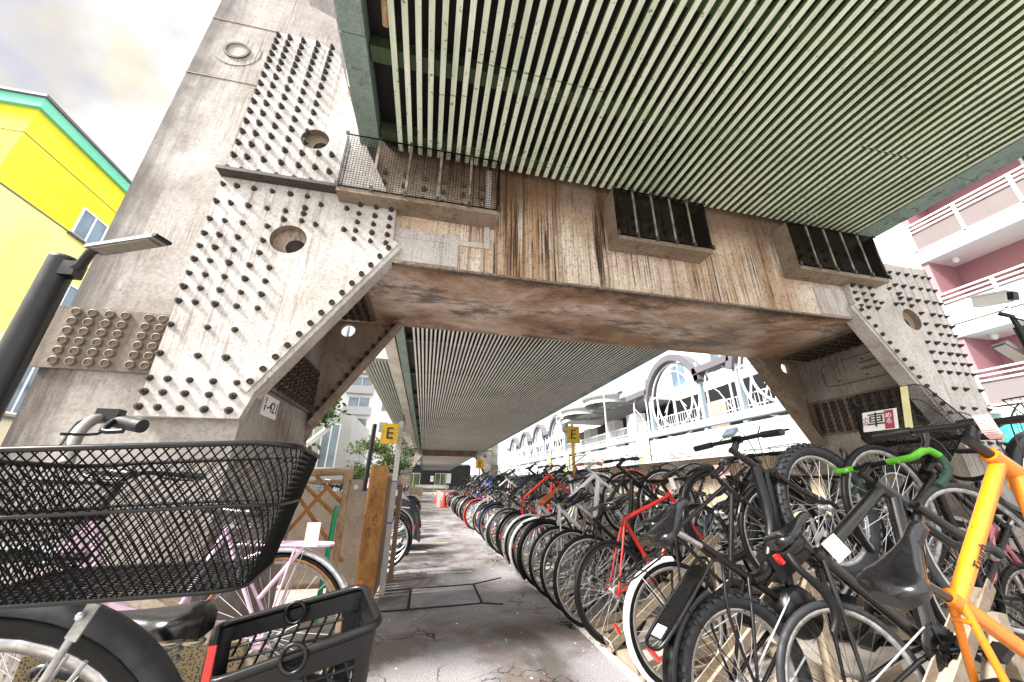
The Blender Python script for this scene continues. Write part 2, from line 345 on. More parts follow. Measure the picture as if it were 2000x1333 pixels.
M['poster_y'] = paint('pale_yellow_poster', (.75, .72, .40), .6, dirt=.1)
def perforated():
    k = NT('perforated_tan_panel'); v = k.vor(150, feature='F1')
    c = k.mix(k.ramp(v, [(.36, 1), (.42, 0)]), (.17, .125, .065), (.02, .015, .01))
    return k.done(c, .6)
M['perf'] = perforated()

# ------------------------------------------------------------------ mesh builder
class MB:
    def __init__(s): s.v = []; s.f = []; s.sm = []; s.mi = []; s.mats = []; s.cur = 0
    def use(s, mat):
        if mat not in s.mats: s.mats.append(mat)
        s.cur = s.mats.index(mat); return s
    def add(s, vs, fs, smooth=False):
        b = len(s.v); s.v += [tuple(x) for x in vs]
        for f in fs: s.f.append(tuple(b + i for i in f)); s.sm.append(smooth); s.mi.append(s.cur)
        return s
    def box(s, a, b, mat=None):
        x0, y0, z0 = (min(a[i], b[i]) for i in range(3)); x1, y1, z1 = (max(a[i], b[i]) for i in range(3))
        v = [(x0, y0, z0), (x1, y0, z0), (x1, y1, z0), (x0, y1, z0), (x0, y0, z1), (x1, y0, z1), (x1, y1, z1), (x0, y1, z1)]
        if mat is not None: v = [mat @ Vector(p) for p in v]
        return s.add(v, [(0, 3, 2, 1), (4, 5, 6, 7), (0, 1, 5, 4), (1, 2, 6, 5), (2, 3, 7, 6), (3, 0, 4, 7)])
    def beam(s, p, q, wd, ht, up=(0, 0, 1)):
        p, q = Vector(p), Vector(q); d = (q - p); L = d.length; d.normalize(); u = Vector(up)
        sd = d.cross(u)
        if sd.length < 1e-4: sd = d.cross(Vector((0, 1, 0)))
        sd.normalize(); u = sd.cross(d)
        m = Matrix((sd, d, u)).transposed().to_4x4(); m.translation = p
        return s.box((-wd / 2, 0, -ht / 2), (wd / 2, L, ht / 2), m)
    def tube(s, pts, r, n=8, caps=True, closed=False):
        pts = [Vector(p) for p in pts]; N = len(pts)
        rs = r if hasattr(r, '__len__') else [r] * N
        prev = None; rings = []
        for i, p in enumerate(pts):
            if closed: t = pts[(i + 1) % N] - pts[i - 1]
            else: t = pts[min(i + 1, N - 1)] - pts[max(i - 1, 0)]
            if t.length < 1e-9: t = Vector((0, 0, 1))
            t.normalize()
            if prev is None:
                a = Vector((0, 0, 1)) if abs(t.z) < .9 else Vector((1, 0, 0)); u = (a - t * a.dot(t)).normalized()
            else:
                u = prev - t * prev.dot(t)
                u = u.normalized() if u.length > 1e-6 else prev
            prev = u; w_ = t.cross(u)
            rings.append([p + (u * cos(2 * pi * j / n) + w_ * sin(2 * pi * j / n)) * rs[i] for j in range(n)])
        vs = [x for rg in rings for x in rg]; fs = []
        for i in range(N if closed else N - 1):
            k = (i + 1) % N
            for j in range(n): fs.append((i * n + j, i * n + (j + 1) % n, k * n + (j + 1) % n, k * n + j))
        s.add(vs, fs, n > 4)
        if caps and not closed:
            s.add(rings[0], [tuple(range(n))[::-1]]); s.add(rings[-1], [tuple(range(n))])
        return s
    def lathe(s, prof, org, ax, n=24, closed=False, smooth=True):
        """prof: (radius, along) pairs spun about axis ax through org"""
        ax = Vector(ax).normalized(); a = Vector((0, 0, 1)) if abs(ax.z) < .9 else Vector((1, 0, 0))
        u = (a - ax * a.dot(ax)).normalized(); w_ = ax.cross(u); org = Vector(org)
        vs = []; P = len(prof)
        for j in range(n):
            d = u * cos(2 * pi * j / n) + w_ * sin(2 * pi * j / n)
            for r_, h in prof: vs.append(org + d * r_ + ax * h)
        fs = []
        for j in range(n):
            k = (j + 1) % n
            for i in range(P if closed else P - 1):
                i2 = (i + 1) % P
                fs.append((j * P + i, k * P + i, k * P + i2, j * P + i2))
        return s.add(vs, fs, smooth)
    def cyl(s, p, q, r, n=16, r2=None):
        p, q = Vector(p), Vector(q); return s.tube([p, q], [r, r if r2 is None else r2], n)
    def prism(s, poly, d):
        """poly: 3D points of a face, d: extrusion vector"""
        p = [Vector(x) for x in poly]; d = Vector(d); n = len(p)
        vs = p + [x + d for x in p]
        return s.add(vs, [tuple(range(n))[::-1], tuple(range(n, 2 * n))] + [(i, (i + 1) % n, n + (i + 1) % n, n + i) for i in range(n)])
    def grid(s, rows, smooth=True, close_u=False):
        n = len(rows[0]); vs = [p for r_ in rows for p in r_]; fs = []
        for i in range(len(rows) - 1):
            for j in range(n if close_u else n - 1):
                k = (j + 1) % n
                fs.append((i * n + j, i * n + k, (i + 1) * n + k, (i + 1) * n + j))
        return s.add(vs, fs, smooth)
    def ell(s, c, r, n=12, m=8):
        c = Vector(c); rows = []
        for i in range(m + 1):
            t = pi * i / m
            rows.append([(c.x + r[0] * sin(t) * cos(2 * pi * j / n), c.y + r[1] * sin(t) * sin(2 * pi * j / n), c.z + r[2] * cos(t)) for j in range(n)])
        return s.grid(rows, True, True)
    def mesh(s, name):
        me = bpy.data.meshes.new(name); me.from_pydata(s.v, [], s.f)
        me.polygons.foreach_set('use_smooth', s.sm)
        for m_ in s.mats: me.materials.append(m_)
        if len(s.mats) > 1: me.polygons.foreach_set('material_index', s.mi)
        me.update(); return me
    def build(s, name, mat=None, parent=None):
        me = s.mesh(name)
        if mat is not None and not s.mats: me.materials.append(mat)
        return link(name, me, parent)
def link(name, me, parent=None):
    o = bpy.data.objects.new(name, me); COL.objects.link(o)
    if parent is not None: o.parent = parent
    return o
def tag(o, label=None, cat=None, group=None, kind=None):
    if label: o['label'] = label
    if cat: o['category'] = cat
    if group: o['group'] = group
    if kind: o['kind'] = kind
    return o
def thing(name, label, cat, loc=(0, 0, 0), rz=0, group=None):
    o = bpy.data.objects.new(name, None); COL.objects.link(o)
    o.location = loc; o.rotation_euler = (0, 0, rz); o.empty_display_size = .1
    return tag(o, label, cat, group)
CACHE = {}
def cached(key, fn):
    if key not in CACHE:
        b = fn(); me = b.mesh(key[0]); me.materials.append(None); CACHE[key] = me
    return CACHE[key]
def inst(name, key, fn, mat, parent, loc=None, rot=None):
    o = link(name, cached(key, fn), parent)
    o.material_slots[0].link = 'OBJECT'; o.material_slots[0].material = mat
    if loc is not None: o.location = loc
    if rot is not None: o.rotation_euler = rot
    return o
def text(name, body, size, mat, parent, mtx, depth=.0012, align='CENTER'):
    c = bpy.data.curves.new('lettering', 'FONT'); c.body = body; c.size = size; c.extrude = depth
    c.align_x = align; c.align_y = 'CENTER'; c.resolution_u = 3
    t = bpy.data.objects.new('lettering_source', c); COL.objects.link(t)
    dg = bpy.context.evaluated_depsgraph_get()
    me = bpy.data.meshes.new_from_object(t.evaluated_get(dg))
    bpy.data.objects.remove(t); bpy.data.curves.remove(c)
    me.materials.clear(); me.materials.append(mat)
    o = link(name, me, parent); o.matrix_local = mtx; return o
def frame_m(org, xdir, ydir):
    x = Vector(xdir).normalized(); y = Vector(ydir); y = (y - x * y.dot(x)).normalized(); z = x.cross(y)
    m = Matrix((x, y, z)).transposed().to_4x4(); m.translation = Vector(org); return m

def pw(o, parent):
    """parent o while keeping its vertices in world coordinates"""
    o.parent = parent; o.matrix_parent_inverse = parent.matrix_basis.inverted(); return o
def plate(name, outline, holes, y0, y1, mat, parent):
    """flat steel plate in the XZ plane between y0 and y1, with round holes (x, z, r)"""
    c = bpy.data.curves.new('plate_outline', 'CURVE'); c.dimensions = '2D'; c.fill_mode = 'BOTH'; c.extrude = abs(y1 - y0) / 2
    def sp(pts):
        s = c.splines.new('POLY'); s.points.add(len(pts) - 1); s.use_cyclic_u = True
        for p, q in zip(s.points, pts): p.co = (q[0], q[1], 0, 1)
    sp(outline)
    for x, z, r in holes: sp([(x + r * cos(2 * pi * i / 32), z + r * sin(2 * pi * i / 32)) for i in range(32)])
    t = bpy.data.objects.new('plate_source', c); COL.objects.link(t)
    me = bpy.data.meshes.new_from_object(t.evaluated_get(bpy.context.evaluated_depsgraph_get()))
    bpy.data.objects.remove(t); bpy.data.curves.remove(c)
    ym = (y0 + y1) / 2
    for v in me.vertices: v.co = (v.co.x, ym - v.co.z, v.co.y)
    me.materials.clear(); me.materials.append(mat); me.name = name
    return pw(link(name, me), parent)

# ================================================================== ground
def sheet(name, x0, y0, x1, y1, z, mat, n=1):
    b = MB(); b.add([(x0, y0, z), (x1, y0, z), (x1, y1, z), (x0, y1, z)], [(0, 1, 2, 3)])
    return tag(b.build(name, mat), kind='structure')
sheet('ground', -300, -60, 300, 400, -.008, M['ground'])
sheet('rack_floor', 1.22, -3, 5.9, 84, -.004, M['concrete'])
sheet('yard_floor', -4.5, -3, -.30, 84, -.004, M['concrete'])
sheet('path', -.33, -3, 1.225, 84, .0, M['asphalt'])
b = MB(); b.box((1.215, -3, -.02), (1.245, 84, .016)); tag(b.build('path_kerb_strip', M['line_white']), kind='structure')
b = MB(); b.box((-.36, 5.2, -.02), (-.33, 84, .03)); tag(b.build('path_kerb', M['concrete']), kind='structure')
b = MB()
for (x0, y0, x1, y1) in ((.12, 5.22, .66, 5.30), (-.2, 6.75, .12, 6.83), (.42, 9.3, .62, 9.42), (-.15, 12.3, .15, 12.4), (.35, 12.2, .55, 12.3), (.1, 16.5, .45, 16.62)):
    b.box((x0, y0, -.002), (x1, y1, .004))
tag(b.build('painted_marks', M['line_white']), kind='structure')
b = MB()
for (x0, y0, x1, y1) in ((-.22, 7.9, .03, 7.98), (.3, 7.7, .52, 7.76), (-.1, 10.6, .2, 10.7)):
    b.box((x0, y0, -.002), (x1, y1, .004))
tag(b.build('yellow_marks', M['line_yellow']), kind='structure')
b = MB(); b.box((-.03, 3.93, -.002), (.60, 4.54, .004))
tag(b.build('gully_cover', M['slab']), 'flat grey rectangular cover slab set across the path beside the white sign pole', 'drain cover')
b = MB()
for p, q in (((-.03, 4.545), (.61, 4.63)), ((.605, 4.60), (.60, 3.93)), ((-.04, 3.86), (.61, 3.93)), ((-.045, 4.56), (-.045, 3.85)), ((-.33, 4.52), (-.04, 4.55)), ((-.33, 3.84), (-.04, 3.86)), ((.61, 4.63), (.95, 4.86)), ((.61, 3.93), (.78, 3.86))):
    b.beam((*p, .003), (*q, .003), .022, .008)
tag(b.build('slab_joints', M['joint']), kind='structure')

# ================================================================== steel frame under the deck
def bolt_mb():
    b = MB(); b.lathe([(0, 0), (.023, 0), (.023, .006), (0, .006)], (0, 0, 0), (0, -1, 0), 12, smooth=False)
    b.lathe([(.019, .006), (.019, .024), (.0105, .024), (.0105, .040), (0, .041)], (0, 0, 0), (0, -1, 0), 6, smooth=False); return b
def cap_mb():
    return MB().lathe([(.024, 0), (.024, .017), (.019, .02), (.017, .012), (0, .012)], (0, 0, 0), (0, -1, 0), 16, smooth=False)
def tail_mb():
    """bolt row drawn as one strip of joined caps on the splice plates"""
    return cap_mb()
UP_ROWS = [4.66 - .082 * i for i in range(6)] + [4.145, 4.04, 3.935, 3.83, 3.72, 3.61, 3.5, 3.385, 3.26, 3.13]
LOW_ROWS = [2.985, 2.83, 2.68, 2.56, 2.46, 2.355, 2.25, 2.15, 2.05]
def gusset_bolts():
    near, far = [], []
    for z in LOW_ROWS:
        for x in (-1.59, -1.5, -1.39, -1.27, -1.15):
            if x == -1.27 and 2.4 < z < 2.75: x = -1.235
            if x == -1.15 and 2.4 < z < 2.75: continue
            near.append((x, z))
    for z in (1.89, 1.705):
        for x in (-1.585, -1.39, -1.24): near.append((x, z))
    for z in (1.555, 1.475, 1.39):
        for x in (-1.59, -1.5, -1.39, -1.27, -1.145): near.append((x, z))
    near += [(-1.035, 2.985), (-.93, 2.93), (-1.03, 2.88), (-1.03, 2.83), (-1.145, 2.755), (-1.03, 2.765), (-.935, 2.75), (-.75, 2.93), (-.74, 2.74)]
    for z in (2.98, 2.9, 2.822, 2.745, 2.67):
        for x in (-.66, -.545, -.435): near.append((x, z))
    for z in UP_ROWS:
        for x in (-1.59, -1.5, -1.39, -1.27, -1.15): far.append((x, z))
    for z in (3.41, 3.27, 3.13): far += [(-1.035, z)]
    far += [(-.94, 3.42), (-.93, 3.25)]
    return near, far
def column(y0, mirror, label, detail, ztop=8.0):
    X = (lambda x: 3.6 - x) if mirror else (lambda x: x)
    t = thing('steel_column', label, 'column', (X(-1.63), y0 + .68, 0), 0, 'steel columns carrying the deck')
    y1 = y0 + 1.35
    short = mirror and detail
    zb = -.3 if detail else -1.2
    prof = [(-2.16, zb), (-1.10, zb), (-1.10, 4.74), (-1.22, 5.17), (-1.47, 5.28), (-1.57, 5.5), (-1.57, ztop), (-2.16, ztop)]
    if short: prof = [(-1.65, -.3), (-1.10, -.3), (-1.10, 3.3), (-1.65, 3.3)]
    b = MB(); b.prism([(X(x), y0, z) for x, z in prof], (0, y1 - y0, 0)); pw(b.build('shaft', M['steel']), t)
    # front and rear gusset plates, split by a ledge
    low = [(-1.60, 1.34), (-1.085, 1.345), (-1.03, 1.53), (-.385, 2.565), (-.40, 3.0), (-.455, 3.055), (-1.61, 3.055)]
    upp = [(-1.61, 3.075), (-.45, 3.075), (-.80, 3.77), (-1.08, 4.60), (-1.30, 4.715), (-1.61, 4.715)]
    hl, hu = [(-1.085, 2.60, .117)], [(-1.09, 3.56, .103)]
    if short: low = low[:5] + [(-.42, 3.22), (-1.61, 3.26)]; hu = []
    mm = lambda P: [(X(x), z) for x, z in P]; mh = lambda H: [(X(x), z, r) for x, z, r in H]
    g1 = plate('gusset_plate', mm(low), mh(hl), y0 - .055, y0 - .002, M['gusset'], t)
    if not short: g2 = plate('gusset_plate', mm(upp), mh(hu), y0 - .055, y0 - .002, M['gusset'], t)
    b = MB()
    for (x, z, r) in hl + hu: b.lathe([(r * .985, 0), (r * .985, .05)], (X(x), y0 - .052, z), (0, 1, 0), 28); b.lathe([(0, .047), (r * .98, .047)], (X(x), y0 - .052, z), (0, 1, 0), 28)
    pw(b.build('access_hole', M['steel_brown']), t)
    b = MB()
    for (x, z, r) in hl + hu:   # dark disc painting the shade inside each access hole
        b.lathe([(0, 0), (r * .55, 0), (r * .55, .002), (0, .002)], (X(x + .04), y0 - .0075, z - .035), (0, 1, 0), 20)
    pw(b.build('hole_shade_disc', M['hole']), t)
    if not short: b = MB(); b.box((X(-1.62), y0 - .14, 3.052), (X(-.47), y0 - .003, 3.078)); pw(b.build('ledge', M['bolt']), t)
    rear = [(-1.60, 1.34), (-1.085, 1.345), (-1.03, 1.53), (-.385, 2.545), (-1.60, 2.545)]
    plate('rear_gusset_plate', mm([(-1.098, 1.345), (-1.03, 1.53), (-.40, 2.545), (-.40, 2.75), (-1.098, 2.75)]), [(X(-.90), 2.46, .07)], y1 - .10, y1 - .05, M['steel_brown'], t)
    # stiffening flange along each sloping edge
    d = Vector((.645, 0, 1.035)).normalized(); nrm = Vector((d.z, 0, -d.x))
    for yy, yd in ((y0 - .06, .13), (y1 - .05, -.15)):
        b = MB(); p0 = Vector((-1.075, yy, 1.50)); p1 = Vector((-.345, yy, 2.67))
        q = [p0, p1, p1 + nrm * .03, p0 + nrm * .03]
        b.prism([(X(v.x), v.y, v.z) for v in q], (0, yd, 0))
        a0, a1 = p0 - nrm * .055, p1 - nrm * .055
        b.prism([(X(v.x), v.y, v.z) for v in (p0, p1, a1, a0)], (0, -.012 if yd > 0 else .012, 0))
        fl = pw(b.build('edge_flange', M['gusset'] if yd > 0 else M['steel_brown']), t)
        if detail and yd > 0:
            for i in range(14):
                p = p0 + (p1 - p0) * ((i + .6) / 14.4) - nrm * .028
                o = inst('flange_bolt', ('flange_bolt',), cap_mb, M['bolt'], fl, (X(p.x), p.y - .012, p.z)); o.scale = (.75, 1, .75)
        if detail and yd < 0:
            for i in range(14):
                p = p0 + (p1 - p0) * ((i + .6) / 14.4) - nrm * .045
                o = inst('flange_bolt', ('flange_bolt',), cap_mb, M['bolt'], fl, (X(p.x), p.y - .012 - .06, p.z)); o.scale = (.75, 1, .75)
    # splice band round the shaft with capped bolts
    b = MB()
    if short: b.box((X(-1.652), y0 + .03, 1.45), (X(-1.675), y1 - .1, 1.95))
    else: b.box((X(-2.19), y0 - .022, 1.59), (X(-1.602), y0 - .001, 1.965))
    bd = pw(b.build('splice_plate', M['band']), t)
    b = MB(); b.box((X(-1.098), y0 + .10, 1.59), (X(-1.072), y1 - .12, 2.0)); bi = pw(b.build('inner_splice_plate', M['band']), t)
    near, far = gusset_bolts()
    if short: near = near + [(x, 3.14) for x in (-1.59, -1.5, -1.39, -1.27, -1.15, -1.035)]
    if detail:
        for x, z in near:
            o = inst('bolt', ('bolt',), bolt_mb, M['bolt'], g1, (X(x), y0 - .055, z), (0, random.uniform(0, 1), 0)); k_ = random.uniform(.78, .95); o.scale = (k_, k_ * random.uniform(.8, 1.05), k_)
        if short: far = []
        b = MB(); s = bolt_mb()
        for x, z in far: b.add([(X(x) + p[0], y0 - .055 + p[1], z + p[2]) for p in s.v], s.f)
        if far: o = pw(b.build('bolts', M['bolt']), t); o.parent = g2; o.matrix_parent_inverse = Matrix(); tag(o, kind='stuff')
        for i in range(6):
            for j, x in enumerate((-2.09, -2.01, -1.925, -1.845, -1.725, -1.65)):
                if short: o = inst('capped_bolt', ('capped_bolt',), cap_mb, M['bolt_rust'], bd, (X(-1.675), y0 + .1 + .08 * j, 1.50 + .08 * i), (0, 0, R(90))); continue
                inst('capped_bolt', ('capped_bolt',), cap_mb, M['bolt_rust'], bd, (X(x), y0 - .022, 1.63 + .06 * i))
        b = MB(); s = cap_mb(); k = 1 if mirror else -1
        rows = 7 if mirror else 6
        for i in range(rows):
            for j in range(11):
                yy = y0 + .17 + j * .095; zz = 1.63 + i * (.052 if mirror else .062)
                h = 1.6
                b.add([(X(-1.072) + k * p[1] * h, yy + p[0], zz + p[2]) for p in s.v], s.f)
        pw(b.build('splice_bolts', M['bolt']), t).parent = bi
        for o in [o for o in bi.children]: o.matrix_parent_inverse = Matrix(); tag(o, kind='stuff')
    else:
        b = MB()
        for x, z in near + far: b.box((X(x) - .016, y0 - .09, z - .016), (X(x) + .016, y0 - .054, z + .016))
        o = b.build('bolts', M['bolt']); o.parent = g1; tag(o, kind='stuff')
    if short: return t
    # round emblem disc high on the shaft
    b = MB(); c = (X(-1.885), y0, 4.44)
    b.lathe([(0, .004), (.078, .004), (.078, .012), (.09, .012), (.09, .003), (.092, .003), (.178, .003), (.178, 0)], (X(-1.885), y0 - .001, 4.44), (0, -1, 0), 48, smooth=False)
    pw(b.build('cap_disc', M['steel']), t)
    b = MB(); b.lathe([(.079, 0), (.098, 0), (.098, .0135), (.079, .0135)], (X(-1.885), y0 - .001, 4.44), (0, -1, 0), 40, closed=True, smooth=False)
    pw(b.build('disc_ring', M['bolt']), t)
    b = MB()
    for z in (4.08, 4.79): b.box((X(-2.165), y0 - .004, z), (X(-1.56), y0 + .001, z + .007))
    pw(b.build('weld_seam', M['bolt_rust']), t)
    return t
Y0 = 2.5
colL = column(Y0, False, 'huge pale bolted steel column beside the basket bicycle, with a round disc near its top', True)
colR = column(Y0, True, 'bright white bolted steel column standing between the parked bicycles and the pink apartments', True)
# number plate on the inner face of the left column
b = MB(); b.box((-1.099, 2.73, 1.42), (-1.092, 2.99, 1.56)); o = pw(b.build('number_plate', M['paper_white']), colL)
text('lettering', '-421', .105, M['ink'], o, frame_m((-1.0905, 2.895, 1.488), (0, 1, 0), (0, 0, 1)))
text('lettering', 'そ\nす', .052, M['ink'], o, frame_m((-1.0905, 2.765, 1.492), (0, 1, 0), (0, 0, 1)))
# access hatch on the right column
b = MB(); pts = []
for i in range(24):
    a = 2 * pi * i / 24; pts.append((4.688, 3.05 + .42 * math.copysign(abs(cos(a)) ** .35, cos(a)), 2.27 + .14 * math.copysign(abs(sin(a)) ** .35, sin(a))))
b.tube(pts, .006, 6, closed=True)
for y in (2.72, 3.0, 3.3):
    for z in (2.18, 2.36): b.ell((4.69, y, z), (.014, .014, .014), 8, 6)
b.tube([(4.69, 2.75, 2.25), (4.665, 2.76, 2.25), (4.665, 3.02, 2.25), (4.69, 3.03, 2.25)], .007, 6)
b.tube([(4.69, 2.75, 2.32), (4.665, 2.76, 2.32), (4.665, 3.02, 2.32), (4.69, 3.03, 2.32)], .007, 6)
pw(b.build('access_hatch', M['bolt_rust']), colR)

def cross_beam(y0, label, detail):
    t = thing('cross_beam', label, 'beam', (1.8, y0 + .6, 2.55), 0, 'cross beams joining the steel columns')
    x0, x1, ya, yb, z0, z1 = -1.099, 4.699, y0 + .002, y0 + 1.23, 2.55, 4.3
    b = MB(); b.use(M['beam_front'] if detail else M['beam_far']); b.add([(x0, ya, z0), (x1, ya, z0), (x1, ya, z1), (x0, ya, z1)], [(0, 1, 2, 3)])
    b.use(M['beam_under']); b.add([(x0, ya, z0), (x1, ya, z0), (x1, yb, z0), (x0, yb, z0)], [(3, 2, 1, 0)])
    b.use(M['steel_brown']); b.add([(x0, yb, z0), (x1, yb, z0), (x1, yb, z1), (x0, yb, z1), (x0, ya, z1), (x1, ya, z1)], [(3, 2, 1, 0), (2, 3, 4, 5)])
    b.add([(x0, ya, z0), (x0, yb, z0), (x0, yb, z1), (x0, ya, z1)], [(3, 2, 1, 0)]); b.add([(x1, ya, z0), (x1, yb, z0), (x1, yb, z1), (x1, ya, z1)], [(0, 1, 2, 3)])
    pw(b.build('box_girder', None), t)
    if detail:
        b = MB()
        b.box((-.42, ya - .012, 2.57), (.10, ya + .001, 2.86)); pw(b.build('web_plate', M['gusset']), t)
        b = MB(); b.box((3.60, ya - .012, 2.57), (3.98, ya + .001, 2.86)); pw(b.build('web_plate', M['gusset']), t)
        b = MB(); b.box((.30, ya - .016, 2.775), (.345, ya + .001, 3.6)); pw(b.build('angle_strip', M['gusset']), t)
        b = MB(); b.box((-.40, ya - .016, 2.775), (.298, ya + .001, 2.82)); pw(b.build('angle_strip', M['gusset']), t)
        b = MB(); b.box((-.34, ya - .014, 2.535), (3.95, ya + .004, 2.553)); pw(b.build('bottom_lip', M['bolt_rust']), t)
        b = MB(); b.box((-1.09, 2.62, 2.515), (-.62, 3.6, 2.548)); b.box((4.2, 2.62, 2.515), (4.69, 3.6, 2.548))
        sp = pw(b.build('soffit_splice_plate', M['band']), t)
        b = MB(); s = cap_mb()
        for i in range(6):
            for j in range(10):
                for xx in (-.67 - i * .075, 4.25 + i * .075):
                    b.add([(xx + p[0], 2.68 + j * .095 + p[2], 2.515 + p[1] * 1.3) for p in s.v], s.f)
        o = b.build('splice_bolts', M['bolt']); o.parent = sp; tag(o, kind='stuff')
    return t
cross_beam(Y0, 'rust streaked steel cross beam spanning the bicycle parking between both near columns', True)

def cage(x0, x1, z0, z1, label, n, cell, sidepanel):
    yf, yb = 2.32, 2.497; wt = .0016 if cell > .015 else .0026
    t = thing('mesh_cage', label, 'cage', ((x0 + x1) / 2, yf, z0 - .08), 0, 'wire mesh cages on the face of the cross beam')
    b = MB(); b.box((x0, yf, z0 - .045), (x1, yf + .006, z0 + .004)); b.box((x0, yf + .006, z0 - .045), (x1, yb, z0 - .039))
    pw(b.build('tray', M['cage']), t)
    b = MB()
    if sidepanel: 
        for xa in (x0, x1 - .006):
            b = MB(); b.box((xa, yf + .007, z0 - .038), (xa + .006, yb, z1)); pw(b.build('side_panel', M['cage']), t)
    b = MB()
    x = x0 + cell / 2
    while x < x1: b.tube([(x, yf, z0), (x, yf, z1)], wt, 3, False); x += cell
    z = z0
    while z < z1: b.tube([(x0, yf - .002, z), (x1, yf - .002, z)], wt, 3, False); z += cell
    if not sidepanel:
        y = yf
        while y < yb: b.tube([(x0, y, z0), (x0, y, z1)], .0013, 3, False); b.tube([(x1, y, z0), (x1, y, z1)], .0013, 3, False); y += cell
        z = z0
        while z < z1: b.tube([(x0, yf, z), (x0, yb, z)], .0013, 3, False); b.tube([(x1, yf, z), (x1, yb, z)], .0013, 3, False); z += cell
    pw(b.build('wire_mesh', M['mesh_wire']), t)
    b = MB(); b.tube([(x0, yf - .003, z0), (x1, yf - .003, z0), (x1, yf - .003, z1), (x0, yf - .003, z1)], .006, 6, closed=True)
    pw(b.build('mesh_frame', M['mesh_wire']), t)
    for i in range(n):
        xx = x0 + (x1 - x0) * (i + 1) / (n + 1)
        b = MB(); b.box((xx - .009, yf - .012, z0 - .01), (xx + .009, yf - .004, z1)); pw(b.build('bar', M['cage_bar']), t)
    for i in range(n + 2):
        xx = x0 + (x1 - x0) * i / (n + 1)
        for za, zb in ((z0 - .022, z0 + .025), (z1 - .02, z1 + .012)):
            b = MB(); b.box((xx - .012, yf - .022, za), (xx + .012, yf - .013, zb)); pw(b.build('clamp', M['bolt']), t)
    if not sidepanel or x0 > 0:
        b = MB(); s = bolt_mb()
        for i in range(4):
            for j in range(int((x1 - x0) / .16)):
                b.add([(x0 + .12 + j * .16 + p[0], 2.499 + p[1], z0 + .03 + i * .11 + p[2]) for p in s.v], s.f)
        tag(pw(b.build('web_bolts', M['bolt_rust']), t), kind='stuff')
cage(-.815, .392, 3.03, 3.54, 'wide wire mesh cage on the beam next to the bolted left column', 4, .021, False)
cage(1.415, 2.335, 2.985, 3.48, 'middle dark mesh cage on the rusty cross beam', 4, .011, True)
cage(3.28, 4.36, 2.96, 3.45, 'dark mesh cage at the far right end of the beam below the green louvres', 4, .011, True)

# ------------------------------------------------------------------ louvred canopies
def canopy(y0, y1, z, label, mat, seam, hatch=False, xl=-.745, xr=4.60, wid=.036, pitch=.078, braces=None, far=False):
    t = thing('louvred_canopy', label, 'canopy', ((xl + xr) / 2, (y0 + y1) / 2, z), 0, 'louvred soffits below the deck')
    b = MB(); x = xl + .315; i = 0
    while x < xr - .21:
        cuts = [y0, y1]
        if hatch:
            if 4 <= i <= 18: cuts = [y0, 1.92 - .012 * i, y1] if i < 7 else [y0, 1.60, 2.28, y1]
            if 47 <= i <= 53: cuts = [y0, 1.55, 2.3, y1]
        for a, c in zip(cuts, cuts[1:]):
            dz = random.uniform(-.002, .002)
            ya_, yb_ = a + (.006 if a != y0 else random.uniform(0, .02)), c - (.006 if c != y1 else 0); xa_, xb_, za_, zb_ = x - wid / 2, x + wid / 2, z + dz, z + .03 + dz
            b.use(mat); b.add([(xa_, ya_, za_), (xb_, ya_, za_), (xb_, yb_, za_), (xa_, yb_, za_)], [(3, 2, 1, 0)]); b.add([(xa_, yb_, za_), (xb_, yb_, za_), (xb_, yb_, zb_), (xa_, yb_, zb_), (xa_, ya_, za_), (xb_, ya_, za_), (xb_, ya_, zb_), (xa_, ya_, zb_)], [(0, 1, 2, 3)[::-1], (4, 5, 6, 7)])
            b.use(M['slat_side_shade_far'] if far else M['slat_side_shade']); b.add([(xa_, ya_, za_), (xa_, yb_, za_), (xa_, yb_, zb_), (xa_, ya_, zb_), (xb_, ya_, za_), (xb_, yb_, za_), (xb_, yb_, zb_), (xb_, ya_, zb_)], [(0, 3, 2, 1), (4, 5, 6, 7), (3, 7, 6, 2)])
        x += pitch; i += 1
    pw(b.build('louvre_slats', None), t)
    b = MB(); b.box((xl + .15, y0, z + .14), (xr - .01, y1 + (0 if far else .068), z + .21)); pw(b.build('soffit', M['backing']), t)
    for yy in braces or []: b = MB(); b.box((xl + .16, yy - .05, z + .034), (xr - .02, yy + .05, z + .135)); pw(b.build('cross_member', M['slat_brace']), t)
    for xa, xb in ((xl, xl + .15), (xr - .245, xr)):
        b = MB(); y = y0 - .3 if not far else y0
        while y < y1:
            e = min(y + seam, y1); b.box((xa, y + .004, z - .012), (xb, e - .004, z + .5)); y = e
        b.box((xa + .006, y0, z - .004), (xb - .006, y1, z + .49))
        pw(b.build('fascia', M['fascia']), t)
    return t
canopy(.35, 2.43, 3.58, 'near green louvred canopy overhead in front of the rusty beam', M['slat'], 1.55, True, braces=(.6, 1.0, 1.72, 2.34))
canopy(3.74, 31.48, 3.58, 'long pale louvred canopy running away behind the rusty beam', M['slat_far'], .92, False, braces=(4.6, 7, 9.4, 11.8, 14.2, 16.6, 19, 22, 25, 28), far=True)
# drain pipe stub hanging in the near canopy
b = MB(); b.tube([(-.47, .9, 3.74), (-.47, 1.55, 3.64)], .028, 10)
tag(b.build('drain_pipe', M['rust_pale']), 'short rusty cream pipe hanging beside the first louvre at the grey green fascia', 'pipe')
# next frames further down the path
for t in (column(31.5, False, 'small distant bolted column on the left beyond the sign pole', False),
          column(31.5, True, 'distant right steel column behind the packed bicycles', False),
          cross_beam(31.5, 'distant brown cross beam ending the long pale canopy', False)):
    t.location.z += .57
canopy(32.75, 78, 3.58, 'farthest dark louvred canopy beyond the distant brown beam', M['slat_far'], 4.0, False, braces=(38, 48, 58, 68), far=True)
